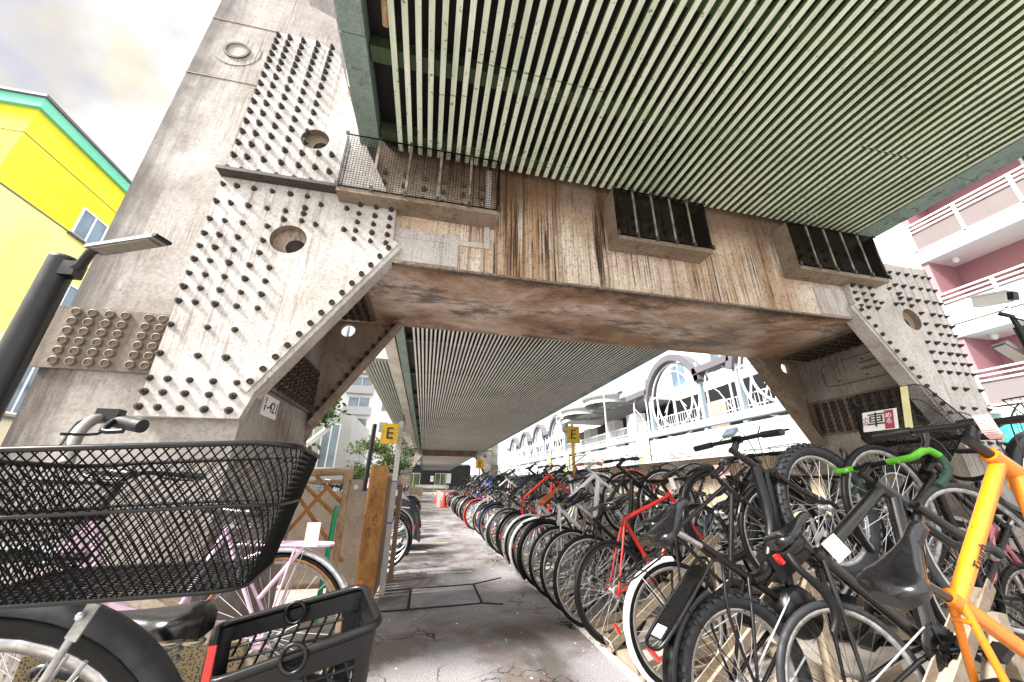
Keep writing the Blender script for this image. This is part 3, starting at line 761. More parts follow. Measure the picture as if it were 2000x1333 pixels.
# white deck girder beside the canopy
t = thing('deck_girder', 'white deck girder with slanting panel seams above the left fascia', 'girder', (-.95, 25, 3.7))
b = MB(); b.box((-1.06, 4.0, 3.66), (-.76, 60, 4.5)); pw(b.build('web', M['girder']), t)
b = MB()
for y in range(5, 44, 2): b.beam((-.757, y, 3.66), (-.757, y + .5, 4.5), .006, .03, (1, 0, 0))
b.box((-1.12, 4.0, 4.5), (-.70, 60, 4.58)); pw(b.build('panel_seam', M['bolt_rust']), t)
b = MB(); b.tube([(-.80, 5, 3.64), (-.80, 60, 3.64)], .012, 6); tag(b.build('cable', M['ink']), 'thin black cable running along the bottom of the white girder', 'cable')
# neighbouring deck on the left
t = thing('side_deck', 'slatted underside of the neighbouring deck beyond the left column', 'deck', (-3.0, 30, 6.3))
b = MB(); x = -3.2
while x < -1.6: b.box((x - .035, 17, 6.3), (x + .035, 60, 6.36)); x += .15
pw(b.build('louvre_slats', M['slat_far']), t)
b = MB(); b.box((-3.3, 17, 6.42), (-1.3, 60, 6.6)); pw(b.build('soffit', M['backing']), t)
b = MB(); b.box((-3.4, 16.6, 6.25), (-1.3, 16.98, 7.0)); b.box((-3.4, 17, 6.3), (-3.28, 60, 7.0)); pw(b.build('edge_beam', M['girder']), t)

# ================================================================== buildings
def windows(t, plane, val, rects, fr=.06, glassm='glass', out=1, mull=1, shade=None):
    """each window its own part with its pane as a sub-part; plane 'X' or 'Y' at val, facing out"""
    for (a0, z0, a1, z1) in rects:
        def P(a, d, z): return (val + d * out, a, z) if plane == 'X' else (a, val + d * out, z)
        f = MB()
        def bx(a, b_, d0, d1, za, zb): f.box(P(a, d0, za), P(b_, d1, zb))
        bx(a0, a1, -.02, .05, z0 - fr, z0); bx(a0, a1, -.02, .05, z1, z1 + fr)
        bx(a0 - fr, a0, -.02, .05, z0 - fr, z1 + fr); bx(a1, a1 + fr, -.02, .05, z0 - fr, z1 + fr)
        for i in range(mull): m_ = a0 + (a1 - a0) * (i + 1) / (mull + 1); bx(m_ - fr * .5, m_ + fr * .5, -.02, .045, z0, z1)
        o = pw(f.build('window', M['white']), t)
        g = MB(); g.box(P(a0, .005, z0), P(a1, .02, z1)); p = g.build('pane', M[glassm]); p.parent = o
# yellow building on the left
t = thing('yellow_building', 'bright yellow building with a sea green roof edge on the left', 'building', (-20, 20, 0))
b = MB(); b.box((-34, 11.74, 9.5), (-13.5, 40, 12.42)); pw(b.build('upper_wall', M['yellow_wall']), t)
b = MB(); b.box((-34, 11.74, 5.4), (-13.5, 40, 9.494)); pw(b.build('middle_wall', M['yellow_wall_glare']), t)
b = MB(); b.box((-34, 11.74, -.1), (-13.5, 40, 5.394)); pw(b.build('lower_wall', M['yellow_wall_glare_low']), t)
b = MB(); b.box((-34.2, 11.6, 12.42), (-13.36, 40, 12.82)); pw(b.build('roof_trim', M['green_trim']), t)
b = MB(); b.box((-34.3, 11.52, 12.82), (-13.28, 40, 12.92)); pw(b.build('roof_capping', M['grey_trim']), t)
b = MB(); b.box((-34, 11.72, 9.47), (-13.48, 40, 9.52)); b.box((-34, 11.725, 11.4), (-13.485, 40, 11.42)); pw(b.build('wall_joint', M['grey_trim']), t)
windows(t, 'X', -13.5, [(14.45, 8.6 + i * -2.9, 15.55, 9.75 - 2.9 * i + .9) for i in range(0)] + [(14.45, 9.55, 15.5, 10.6), (14.45, 6.6, 16.0, 7.75), (14.4, 3.1, 16.4, 4.9), (17.5, 9.55, 18.6, 10.6), (17.5, 6.6, 19, 7.75)], .07, 'glass_blue')
for z in (9.42, 6.46, 2.9): b = MB(); b.box((-13.5, 14.3, z), (-13.36, 16.6, z + .06)); pw(b.build('sill', M['grey_trim']), t)

# pink apartment block on the right
t = thing('pink_apartments', 'pink apartment block with white railed balconies on the right', 'building', (20, -1, 0))
b = MB(); b.box((17.35, -14, -.1), (24, 7.55, 13)); pw(b.build('wall', M['pink_wall']), t)
b = MB(); b.box((15.98, 7.56, -.1), (24, 7.76, 13)); pw(b.build('end_wall', M['white_wall']), t)
b = MB(); b.box((16.06, 7.40, 1), (17.34, 7.55, 13)); pw(b.build('side_partition', M['pink_wall']), t)
for i, z in enumerate((3.1, 5.72, 8.46, 11.2)):
    b = MB(); b.box((15.96, -14, z - .28), (17.34, 7.558, z + .10)); sl = pw(b.build('balcony_slab', M['white_wall']), t)
    b = MB()
    for zz in (1.18, 1.03, .88): b.box((15.98, -14, z + zz), (16.03, 7.54, z + zz + .05))
    y = 7.5
    while y > -8: b.box((15.99, y - .04, z + .10), (16.05, y + .04, z + 1.2)); y -= 1.25
    b.box((15.99, -14, z + .16), (16.03, 7.54, z + .21)); b.build('railing', M['white']).parent = sl
    sl.children[-1].matrix_parent_inverse = Matrix()
    b = MB(); y = 7.45
    while y > -8: b.box((16.035, y - 1.15, z + .22), (16.045, y, z + .86)); y -= 1.25
    b.build('panel', M['pale_pink'] if i != 1 else M['grey_wall']).parent = sl
    b = MB(); b.tube([(17.2, 5.9, z + .1), (17.2, 5.9, z + 1.5), (17.2, 6.0, z + 1.62), (17.2, 6.15, z + 1.62)], .06, 8); b.build('downpipe', M['pale_pink']).parent = sl
    b = MB(); b.ell((16.6, 7.0, z - .36), (.1, .1, .12), 10, 6); b.box((16.5, 6.95, z - .3), (16.7, 7.05, z - .281)); b.build('balcony_lamp', M['white']).parent = sl
    b = MB(); b.box((16.7, 6.3, z + .11), (17.1, 7.1, z + .7)); b.build('air_conditioner', M['pale_pink']).parent = sl
windows(t, 'X', 17.35, [(2.4, 6.0, 5.05, 7.95), (2.4, 3.3, 5.0, 5.2), (2.4, 8.8, 5.0, 10.8), (-3, 6.0, .5, 7.95), (-3, 3.3, .5, 5.2)], .07, 'glass_green', -1)
t2 = thing('awning', 'turquoise awning at the foot of the pink apartments', 'awning', (15.4, 5, 2.7))
b = MB(); b.prism([(14.6, 7.3, 2.2), (15.9, 7.3, 2.66), (15.9, 7.3, 2.70), (14.6, 7.3, 2.26)], (0, -12, 0)); pw(b.build('cloth', M['teal']), t2)
b = MB(); b.box((14.57, -4.7, 2.02), (14.6, 7.3, 2.25)); pw(b.build('valance', M['teal']), t2)

# pedestrian deck with round arches
def deck_posts(t, y): pass
DX = 11.0
t = thing('pedestrian_deck', 'white pedestrian deck building with ornamental steel circles and arches', 'building', (DX + 2, 24, 0))
b = MB(); b.box((DX - .1, 7.3, 3.02), (DX + 5, 60, 3.12)); b.box((DX + 3.2, 7.3, 3.12), (DX + 3.4, 60, 5.7)); b.box((DX - .1, 7.3, 2.2), (DX + .2, 60, 3.0)); pw(b.build('deck_slab', M['deck_white']), t)
b = MB(); b.box((DX - .16, 7.3, 3.26), (DX + .06, 60, 3.56)); pw(b.build('edge_beam', M['blue_steel']), t)
b = MB(); b.box((DX + 1.2, 7.3, -.1), (DX + 1.5, 60, 2.2)); pw(b.build('lower_wall', M['tan_wall_b']), t)
b = MB(); b.box((DX + 2.9, 7.4, 3.2), (DX + 3.19, 58, 5.65)); pw(b.build('shop_recess', M['dark_void']), t)
for y in range(9, 58, 3):
    if y % 2: b = MB(); b.box((DX + 2.82, y, 3.5), (DX + 2.89, y + 1.3, 5.0)); pw(b.build('shop_panel', M['tan_wall_b']), t)
b = MB(); z = 3.62
for zz in (3.7, 4.12): b.box((DX + .1, 7.3, zz), (DX + .13, 60, zz + .04))
y = 7.3
while y < 60: b.box((DX + .105, y, 3.5), (DX + .125, y + .02, 4.13)); y += .16
pw(b.build('railing', M['deck_steel']), t)
def ring(b, y, z, r, w, n=44, a0=0, a1=2 * pi, x=DX):
    pts = [(x, y + r * cos(a0 + (a1 - a0) * i / n), z + r * sin(a0 + (a1 - a0) * i / n)) for i in range(n if a1 - a0 > 6.2 else n + 1)]
    b.tube(pts, w, 6, closed=a1 - a0 > 6.2)
def bay(y0):
    """one circle bay (3.7 m) and one narrow arch bay (2.0 m)"""
    yc = y0 + 1.85
    for y in (y0, y0 + 3.7): b = MB(); b.box((DX - .09, y - .09, 2.2), (DX + .09, y + .09, 6.0)); pw(b.build('post', M['blue_steel']), t)
    b = MB(); ring(b, yc, 4.75, 1.72, .05); ring(b, yc, 4.8, 1.28, .05)
    b.box((DX - .04, yc - .04, 3.5), (DX + .04, yc + .04, 6.05)); b.box((DX - .04, y0, 5.1), (DX + .04, y0 + 3.7, 5.17))
    for sg in (-1, 1):
        b.tube([(DX, yc + sg * 1.28, 4.6), (DX, yc + sg * 1.5, 3.9), (DX, yc + sg * 1.4, 3.5)], .04, 6); b.tube([(DX, yc + sg * .5, 4.6), (DX, yc + sg * 1.0, 3.6)], .03, 6)
        b.tube([(DX, yc, 5.1), (DX, yc + sg * .8, 4.3)], .02, 5)
    pw(b.build('ornamental_circle', M['deck_steel']), t)
    b = MB(); yn = y0 + 4.75
    b.tube([(DX, yn - .62, 3.5), (DX, yn - .62, 5.0)] + [(DX, yn - .62 * cos(pi * i / 12), 5.0 + .62 * sin(pi * i / 12)) for i in range(1, 12)] + [(DX, yn + .62, 5.0), (DX, yn + .62, 3.5)], .045, 6)
    b.tube([(DX, yn - .6, 3.6), (DX, yn, 4.5), (DX, yn + .6, 5.0)], .02, 5)
    pw(b.build('ornamental_arch', M['deck_steel']), t)
    b = MB(); n = 20
    prof = [(2.06, .34)]
    for i in range(n):
        a, c = pi * i / n * .86 + .22, pi * (i + 1) / n * .86 + .22
        q = [(DX - .22, yc + r_ * cos(x), 4.72 + r_ * sin(x)) for r_, x in ((1.86, a), (1.86, c), (2.16, c), (2.16, a))]
        b.prism(q, (.5, 0, 0))
    b.box((DX - .22, y0 + 3.72, 5.45), (DX + .28, y0 + 5.8, 5.72)); b.box((DX - .22, y0 - .2, 5.15), (DX + .28, y0 + .05, 5.42))
    pw(b.build('arched_trim', M['grey_trim']), t)
for y0 in (7.4, 13.1, 29.5, 35.2, 40.9, 46.6): bay(y0)
b = MB(); b.box((DX - .3, 19.0, 5.75), (DX + 3.2, 29.3, 6.1)); b.box((DX - .45, 19.0, 6.1), (DX + 3.2, 29.3, 6.3))
for y in (21, 25): b.lathe([(1.5, 0), (1.5, .3), (1.65, .36), (1.65, .6), (0, .6)], (DX - .2, y, 5.6), (0, 0, 1), 24)
pw(b.build('canopy_slab', M['deck_white']), t)
b = MB()
for y in range(20, 29): b.lathe([(0, 0), (.14, 0), (.14, .05)], (DX + .6, y, 5.7), (0, 0, 1), 12)
pw(b.build('ceiling_lamp', M['paper_white']), t)
for k, y in enumerate((19.6, 22.2, 26.0)):
    q = thing('air_conditioner', ['tall white air conditioner cabinet on the deck nearest the ornamental circles', 'white air conditioner cabinet second from the ornamental circles', 'white air conditioner cabinet farthest along the deck'][k], 'air conditioner', (DX + .7, y, 3.12), 0, 'cabinets on the pedestrian deck')
    b = MB(); b.box((DX + .4, y - .55, 3.13), (DX + 1.0, y + .55, 4.9)); pw(b.build('cabinet', M['deck_white']), q)
    b = MB(); b.box((DX + .385, y - .3, 4.3), (DX + .395, y + .1, 4.7)); pw(b.build('grille', M['grey_wall']), q)
for k, (y, z, m) in enumerate(((17.7, 2.6, 'poster'), (29.0, 2.5, 'poster'), (33.5, 2.6, 'poster_y'))):
    b = MB(); b.box((DX - .2, y - .55, z - .5), (DX - .17, y + .55, z + .9)); b.use(M['poster_y']); b.mats.insert(0, M['poster_y']) if False else None
    o = b.build('notice_board', M[m]); tag(o, ['pale green notice hung on the deck edge nearest the circles', 'pale green notice hung on the deck edge further along', 'pale yellow notice hung at the far end of the deck'][k], 'notice', 'notices on the deck edge')
# tower behind the deck
t = thing('office_block', 'white office tower rising behind the pedestrian deck', 'building', (24, 26, 0))
b = MB(); b.box((19, 12, -.1), (32, 46, 24)); pw(b.build('wall', M['white_wall']), t)
windows(t, 'X', 19, [(y, z, y + 1.6, z + 1.7) for y in (13.5, 16.5, 19.5, 24, 28, 33) for z in (8.4, 11.6, 14.8)], .08, 'glass_blue', -1)
b = MB(); b.lathe([(1.3, 0), (1.3, 10)], (18.6, 18, 5), (0, 0, 1), 20); pw(b.build('round_bay', M['blue_steel']), t)
for k, (y, h) in enumerate(((19.2, 7.2), (27.5, 6.0))):
    b = MB(); b.tube([(9.6, y, -.05), (9.6, y, h)], .045, 8); b.tube([(9.6, y, h - .1), (9.6, y - .1, h), (10.2, y - .2, h + .05)], .03, 6)
    tag(b.build('thin_pole', M['pole_grey']), ['thin grey pole standing in front of the deck canopy slab', 'thin grey pole further along the deck'][k], 'pole')

# far apartments on the left and the end of the path
def tower(name, label, x0, x1, y0, y1, h, mat, wins, cat='building'):
    t = thing(name, label, cat, ((x0 + x1) / 2, y0, 0))
    b = MB(); b.box((x0, y0, -.1), (x1, y1, h)); pw(b.build('wall', M[mat]), t)
    return t
t = tower('apartment_tower', 'tall white apartment tower in the left background with rows of small windows', -30, -13.5, 52, 70, 40, 'white_wall', None)
windows(t, 'Y', 52, [(x, z, x + .8, z + 1.5) for x in (-27, -24, -21, -18, -15.4) for z in range(5, 38, 4)], .06, 'glass', -1, 0)
t = tower('balcony_tower', 'white tower with stacked balconies behind the yellow letter sign', -13.2, -4.6, 56, 70, 24, 'white_wall', None)
for z in range(4, 24, 3):
    b = MB(); b.box((-12, 54.9, z), (-8.4, 56, z + 1.1)); bal = pw(b.build('balcony', M['grey_wall']), t)
windows(t, 'Y', 56, [(-11.6, z + 1.3, -8.8, z + 2.6) for z in range(4, 22, 3)], .08, 'glass', -1, 1)
windows(t, 'Y', 56, [(-7.0, z + .8, -5.9, z + 2.2) for z in range(4, 22, 3)], .08, 'glass', -1, 0)
t = tower('low_building', 'low pale building with blue windows behind the left tree', -13.5, -6.5, 34, 44, 6.5, 'grey_wall', None)
windows(t, 'Y', 34, [(x, 2.2, x + 1.2, 5.6) for x in (-12.6, -10.6, -8.6)], .1, 'glass_blue', -1, 1)
t = thing('shop_front', 'dark shop front closing the far end of the path', 'building', (1.5, 80, 0))
b = MB(); b.box((-4.5, 80, -.1), (9, 88, 4.6)); pw(b.build('wall', M['dark_void']), t)
b = MB(); b.box((-4.2, 79.9, 4.6), (8.8, 80, 4.9)); pw(b.build('fascia_board', M['grey_trim']), t)
windows(t, 'Y', 80, [(-3.5, .4, -1, 3), (2, .3, 4, 3)], .05, 'glass_green', -1, 1)
for k, (x0, x1, z0, z1, yy) in enumerate(((1.05, 1.65, 1.5, 2.55, 79.5), (4.0, 4.9, 1.2, 3.0, 77))):
    b = MB(); b.box((x0, yy, z0), (x1, yy + .05, z1)); o = b.build('notice_board', M['paper_white'])
    tag(o, ['small white notice with a dark mark on the dark shop front', 'larger blank white board at the right of the dark shop front'][k], 'notice')
    if k == 0:
        b = MB(); b.box((x0 + .2, yy - .012, 2.0), (x0 + .42, yy - .002, 2.25)); b.build('printed_mark', M['ink']).parent = o
t = thing('white_barrier', 'white barrier rail standing across the far end of the path', 'barrier', (1.2, 40, 0))
b = MB(); b.box((-.9, 40, .62), (2.4, 40.06, .95)); pw(b.build('board', M['line_white']), t)
for x in (-.6, .9, 2.2):
    b = MB(); b.box((x - .03, 40.07, -.01), (x + .03, 40.12, .95)); pw(b.build('leg', M['pole_grey']), t)
b = MB(); b.box((-1.6, 36, -.005), (-.1, 36.7, .75)); tag(b.build('cream_box', M['rack']), 'plain cream box standing at the far left edge of the path', 'box')

b = MB(); rl = random.Random(4)
for i in range(150):
    x, y = rl.uniform(-.3, 1.2), rl.uniform(1.6, 9); a = rl.uniform(0, 6.3); s_ = rl.uniform(.003, .010)
    if i % 5 == 0: x = rl.choice((-.31, 1.2)) + rl.uniform(-.02, .02)
    b.add([(x + s_ * cos(a + k) * (1 if k else 1.7), y + s_ * sin(a + k), .003 + .004 * (k == 1.6)) for k in (0, 1.6, 3.1, 4.7)], [(0, 1, 2, 3)])
tag(b.build('litter', M['paper_white']), 'tiny pale bits of litter scattered over the path', 'litter', None, 'stuff')
# ================================================================== trees
def tree(name, label, x, y, h, cr, mat, n, seed, trunk=.09):
    rnd = random.Random(seed)
    t = thing(name, label, 'tree', (x, y, 0), 0, 'trees in the left background')
    b = MB(); top = h * .62
    b.tube([(0, 0, -.05), (.04, .03, top * .4), (-.03, .05, top * .75), (.02, 0, h * .85)], [trunk, trunk * .8, trunk * .6, trunk * .2], 8)
    ctr = []
    for i in range(16):
        a = rnd.uniform(0, 2 * pi); z = rnd.uniform(h * .35, h * .92); rr = cr * (1.0 - abs((z / h) - .62) * 1.25) * rnd.uniform(.45, 1)
        c = Vector((rr * cos(a), rr * sin(a), z)); ctr.append(c)
        b.tube([(0, 0, z - rr * .7), tuple((c + Vector((0, 0, z - rr * .7))) / 2), tuple(c)], [trunk * .4, trunk * .25, trunk * .08], 5)
    b.build('trunk', M['bark'], t)
    b = MB(); sz = cr * .085
    for i in range(n):
        c = ctr[rnd.randrange(len(ctr))]
        d = Vector((rnd.gauss(0, 1), rnd.gauss(0, 1), rnd.gauss(0, .8))) * cr * .19
        p = c + d; u = Vector((rnd.gauss(0, 1), rnd.gauss(0, 1), rnd.gauss(0, .6))).normalized(); v = u.cross(Vector((rnd.gauss(0, 1), rnd.gauss(0, 1), rnd.gauss(0, 1)))).normalized()
        s_ = sz * rnd.uniform(.6, 1.3)
        b.add([p - u * s_, p + v * s_ * .45, p + u * s_, p - v * s_ * .45], [(0, 1, 2, 3)])
    b.build('crown', mat, t)
tree('broadleaf_tree', 'dense green street tree standing just behind the left column', -4.75, 14.0, 4.9, 1.5, M['leaf'], 5200, 3)
tree('small_tree', 'pale yellow green small tree in front of the white towers', -3.3, 24.0, 3.7, 1.3, M['leaf_pale'], 2000, 5, .06)
tree('small_tree', 'slim green small tree directly behind the yellow letter sign', -1.9, 26.0, 4.4, 1.0, M['leaf'], 1500, 8, .05)

# ================================================================== lamps, signs, poles
t = thing('lamp_post', 'black lamp post with a flat head in front of the left column', 'lamp', (-1.84, 2.0, 0))
b = MB(); b.cyl((-1.84, 2.0, 0), (-1.84, 2.0, 2.02), .054, 20); b.lathe([(.054, 0), (.05, .012), (0, .014)], (-1.84, 2.0, 2.02), (0, 0, 1), 20); pw(b.build('post', M['lamp_black']), t)
b = MB(); b.tube([(-1.79, 1.99, 1.96), (-1.73, 1.96, 1.98), (-1.70, 1.94, 2.05), (-1.66, 1.925, 2.062)], [.022, .022, .02, .018], 10); b.box((-1.805, 1.955, 1.925), (-1.745, 2.015, 2.0)); pw(b.build('bracket', M['lamp_black']), t)
d = (Vector((-1.33, 1.80, 2.09)) - Vector((-1.68, 1.93, 2.065)))
b = MB(); b.beam((-1.69, 1.935, 2.06), Vector((-1.69, 1.935, 2.06)) + d, .075, .018); hd = pw(b.build('lamp_head', M['lamp_grey']), t)
b = MB(); b.beam((-1.655, 1.922, 2.047), Vector((-1.69, 1.935, 2.047)) + d * .93, .062, .006); b.build('lamp_lens', M['lamp_lens']).parent = hd
b = MB(); e = Vector((-1.69, 1.935, 2.06)) + d; b.beam(e - d * .02, e + d * .05, .075, .014); b.build('end_bracket', M['lamp_black']).parent = hd

t = thing('camera_pole', 'black pole carrying a white security camera and a small floodlight at the right', 'camera pole', (4.42, 1.72, 0))
b = MB(); b.cyl((4.42, 1.72, 0), (4.42, 1.72, 2.18), .032, 14); b.tube([(4.42, 1.72, 2.15), (4.40, 1.72, 2.27), (4.36, 1.76, 2.31)], .018, 8); pw(b.build('pole', M['lamp_black']), t)
b = MB(); p, q = at(1905, 592, 'X', 4.34), at(1972, 580, 'X', 4.34); b.beam(p, q, .075, .075); b.beam(p + Vector((0, 0, .045)), q + (q - p) * .12 + Vector((0, 0, .045)), .10, .012); cb = pw(b.build('security_camera', M['white']), t)
b = MB(); b.beam(q, q + (q - p) * .18, .06, .06); b.build('lens_hood', M['lamp_black']).parent = cb
b = MB(); b.tube([(4.36, 1.76, 2.30), (4.42, 1.66, 2.2), (4.45, 1.68, 2.05), (4.43, 1.72, 1.98)], .008, 6); pw(b.build('cable', M['ink']), t)
b = MB(); p, q = at(1950, 672, 'X', 4.35), at(1996, 700, 'X', 4.45); b.beam(p, q, .11, .03); fl = pw(b.build('floodlight', M['lamp_grey']), t)
b = MB(); b.beam(p - Vector((0, 0, .02)), q - Vector((0, 0, .02)), .09, .006); b.build('lamp_lens', M['paper_white']).parent = fl

def e_sign(label, x, y, top, pole_m, sw, sh, side, square, lean=0):
    t = thing('sign_pole', label, 'sign', (x, y, 0), 0, 'yellow letter signs on poles')
    b = MB()
    if square: b.box((-.026, -.02, 0), (.026, .02, top))
    else: b.cyl((0, 0, 0), (0, 0, top), .022, 12)
    b.build('pole', pole_m, t)
    x0 = side * (sw / 2 + .02) if side else 0
    b = MB(); b.box((x0 - sw / 2, -.032, top - sh - .03), (x0 + sw / 2, -.026, top - .03)); pl = b.build('sign_plate', M['sign_yellow'], t)
    text('letter', 'E', sh * .8, M['ink'], pl, frame_m((x0, -.0335, top - .03 - sh * .5), (1, 0, 0), (0, 0, 1)), .001)
    return t
s1 = e_sign('yellow sign with a black letter E on a white pole at the rusty fence', -.315, 4.4, 1.66, M['pole_grey'], .18, .22, -1, True)
text('lettering', 'ホ\nー\nム', .05, M['ink'], s1, frame_m((.0275, .0, 1.42), (0, 1, 0), (0, 0, 1)))
for z in (1.02, .62):
    b = MB(); b.box((-.03, -.024, z), (.03, .024, z + .014)); b.build('blue_tape', M['blue'], s1)
s2 = e_sign('yellow sign with a black letter E on a yellow pole among the bicycles', 2.05, 5.2, 1.84, M['sign_yellow'], .20, .24, 0, False)
text('lettering', '自\n転\n車\n置\n場', .075, M['ink_red'], s2, frame_m((0, -.0235, .98), (1, 0, 0), (0, 0, 1)))
p = at(937, 905, 'Y', 14.5)
e_sign('small distant yellow sign with a letter E above the packed bicycles', p.x, 14.5, p.z + .17, M['rust'], .30, .34, 0, False)

# ================================================================== rusty fence by the path
t = thing('pipe_fence', 'rusty cream pipe fence with diagonal braces behind the pink bicycle', 'fence', (-.85, 4.0, 0))
yy = 4.0; P = lambda px, py: at(px, py, 'Y', yy)
for pp, r_ in (([P(560, 925), P(690, 921)], .034), ([P(560, 943), P(682, 940)], .014), ([(-1.1, yy, .18), (-.5, yy, .18)], .02)): b = MB(); b.tube(pp, r_, 12); pw(b.build('rail', M['rust_pale']), t)
for px in (680, 560):
    p = P(px, 930); b = MB(); b.tube([(p.x, yy, 0), (p.x, yy, p.z)], .032, 12); b.lathe([(.046, -.04), (.046, .05), (.02, .07), (0, .07)], (p.x, yy, p.z), (0, 0, 1), 14); pw(b.build('post', M['rust_pale']), t)
for a, c in (((616, 930), (668, 985)), ((560, 940), (668, 1100)), ((640, 950), (540, 1060)), ((590, 945), (655, 1010))):
    pa, pc = P(*a), P(*c); b = MB(); b.tube([(pa.x, yy + .03, pa.z), (pc.x, yy + .03, pc.z)], .017, 8); pw(b.build('brace', M['rust']), t)
b = MB(); c = P(697, 950); b.box((c.x - .045, yy - .06, c.z - .09), (c.x + .055, yy - .036, c.z + .06)); lk = pw(b.build('latch_plate', M['rack']), t)
b = MB(); b.lathe([(0, .012), (.022, .012), (.022, 0)], (c.x, yy - .061, c.z - .01), (0, -1, 0), 16); b.build('latch_button', M['paper_white']).parent = lk
b = MB(); b.lathe([(.085, 0), (.085, 1.16), (.08, 1.175), (0, 1.175)], (-.455, 4.12, 0), (0, 0, 1), 20); b.box((-.40, 4.06, 0), (-.365, 4.16, 1.14))
tag(b.build('rusty_post', M['rust']), 'thick orange rusty post standing beside the white sign pole', 'post')
t = thing('timber_fence', 'dark weathered board fence running back along the left edge of the path', 'fence', (-.40, 4.8, 0))
for i in range(9):
    y = 4.22 + i * .115; b = MB(); b.box((-.395 + random.uniform(-.006, .006), y, .02), (-.365, y + .085, 1.08 + random.uniform(-.03, .02))); pw(b.build('board', M['board']), t)
for z, r_ in ((1.08, .028), (.3, .02)): b = MB(); b.tube([(-.43, 4.15, z), (-.43, 5.3, z)], r_, 10); pw(b.build('rail', M['rust']), t)
b = MB(); b.box((-.30, 4.85, 0), (-.25, 4.9, 1.06)); tag(b.build('timber_post', M['board']), 'brown timber post at the path edge behind the white sign pole', 'post')
b = MB(); b.box((-1.5, 4.75, .04), (-.62, 4.80, .92)); tag(b.build('brown_panel', M['band']), 'brown scratched panel seen through the rusty pipe fence', 'panel')
b = MB(); b.cyl((-.74, 3.7, 0), (-.72, 3.7, .80), .02, 10); b.lathe([(.02, 0), (.012, .02), (0, .02)], (-.72, 3.7, .80), (0, 0, 1), 10)
tag(b.build('green_stake', M['green_post']), 'bright green stake standing behind the pink bicycle wheel', 'stake')
b = MB(); b.tube([(-.80, 5.6, 0), (-.76, 5.6, 1.78)], .03, 10); b.lathe([(.03, 0), (.02, .012), (0, .012)], (-.76, 5.6, 1.78), (0, 0, 1), 10)
tag(b.build('black_post', M['lamp_black']), 'plain black post rising behind the rusty fence rail', 'post')
b = MB(); p, q = at(600, 868, 'Y', 6.5), at(640, 838, 'Y', 6.2); b.beam(p, q, .10, .03); b.beam(p, (p.x - .02, p.y, 0), .04, .04)
tag(b.build('tube_lamp', M['white']), 'slim white lamp bar sticking out behind the left column in front of the tree', 'lamp')
b = MB(); b.box((-.275, 4.98, .62), (-.262, 5.2, 1.02)); o = b.build('paper_notice', M['paper_white']); tag(o, 'narrow white and blue notice tied to the board fence', 'notice')
b = MB(); b.box((-.261, 5.0, .66), (-.259, 5.18, .74)); b.box((-.261, 5.0, .9), (-.259, 5.18, .98)); b.build('blue_print', M['blue']).parent = o
# ------------------------------------------------------------------ traffic cones
def cone(x, y, label, mat):
    t = thing('traffic_cone', label, 'cone', (x, y, 0), 0, 'cones at the path edge')
    b = MB(); b.lathe([(.15, .03), (.03, .70), (.022, .71), (0, .71)], (0, 0, 0), (0, 0, 1), 24); b.build('body', mat, t)
    b = MB(); b.box((-.19, -.19, 0), (.19, .19, .03)); b.build('base', mat, t)
cone(.95, 18.9, 'red traffic cone at the right path edge, nearer of the two', M['cone'])
cone(.78, 23.5, 'red traffic cone further along the path edge', M['cone'])
b = MB(); b.box((.62, 18.9, .0), (.78, 18.98, .72)); tag(b.build('white_board', M['paper_white']), 'upright white board standing next to the nearer red cone', 'board')
# ================================================================== bicycles
BB = (.43, 0, .275); CL = (.284, 0, .753); HB = (.863, 0, .70); HT = (.823, 0, .823); FA = (1.02, 0)
def smooth(pts, k=3):
    """Catmull-Rom through points"""
    P = [Vector(p) for p in pts]; out = []
    for i in range(len(P) - 1):
        a, b_, c, d = P[max(i - 1, 0)], P[i], P[i + 1], P[min(i + 2, len(P) - 1)]
        for j in range(k):
            t = j / k; out.append(.5 * ((2 * b_) + (c - a) * t + (2 * a - 5 * b_ + 4 * c - d) * t * t + (3 * b_ - a - 3 * c + d) * t ** 3))
    out.append(P[-1]); return out
def tyre_mb(r, tw, knob, n=44, m=10):
    b = MB(); rc = r - tw
    b.lathe([(rc + tw * cos(2 * pi * i / m), tw * sin(2 * pi * i / m)) for i in range(m)], (0, 0, 0), (0, 1, 0), n, closed=True)
    if knob:
        N = 46
        for i in range(N):
            for w_, off in ((-.5, 0), (.0, .5), (.5, 0), (-.82, .5), (.82, .5)):
                a = 2 * pi * (i + off) / N; an = w_ * 1.25
                rr = rc + (tw + .002) * cos(an); yy = (tw + .002) * sin(an)
                c = Vector((rr * cos(a), yy, rr * sin(a)))
                rd = Vector((cos(a) * cos(an), sin(an), sin(a) * cos(an))); tg = Vector((-sin(a), 0, cos(a))); sd = rd.cross(tg)
                mt = Matrix((tg, sd, rd)).transposed().to_4x4(); mt.translation = c
                b.box((-.011, -.007, -.003), (.011, .007, .005), mt)
    return b
def rim_mb(r, tw, n=44):
    b = MB(); a = r - 2 * tw + .006
    b.lathe([(a, .010), (a, -.010), (a - .008, -.012), (a - .021, -.006), (a - .021, .006), (a - .008, .012)], (0, 0, 0), (0, 1, 0), n, closed=True)
    return b
def spokes_mb(r, tw, ns=32, th=.0012):
    b = MB(); ro = r - 2 * tw - .012
    for i in range(ns):
        a = 2 * pi * i / ns; s = 1 if i % 2 else -1; q = a + (.55 if (i // 2) % 2 else -.55)
        b.tube([(.022 * cos(q), s * .028, .022 * sin(q)), (ro * cos(a), s * .003, ro * sin(a))], th, 3, False)
    return b
def hub_mb(): return MB().lathe([(0, -.055), (.008, -.055), (.008, -.036), (.024, -.03), (.024, -.026), (.013, -.02), (.013, .02), (.024, .026), (.024, .03), (.008, .036), (.008, .055), (0, .055)], (0, 0, 0), (0, 1, 0), 14)
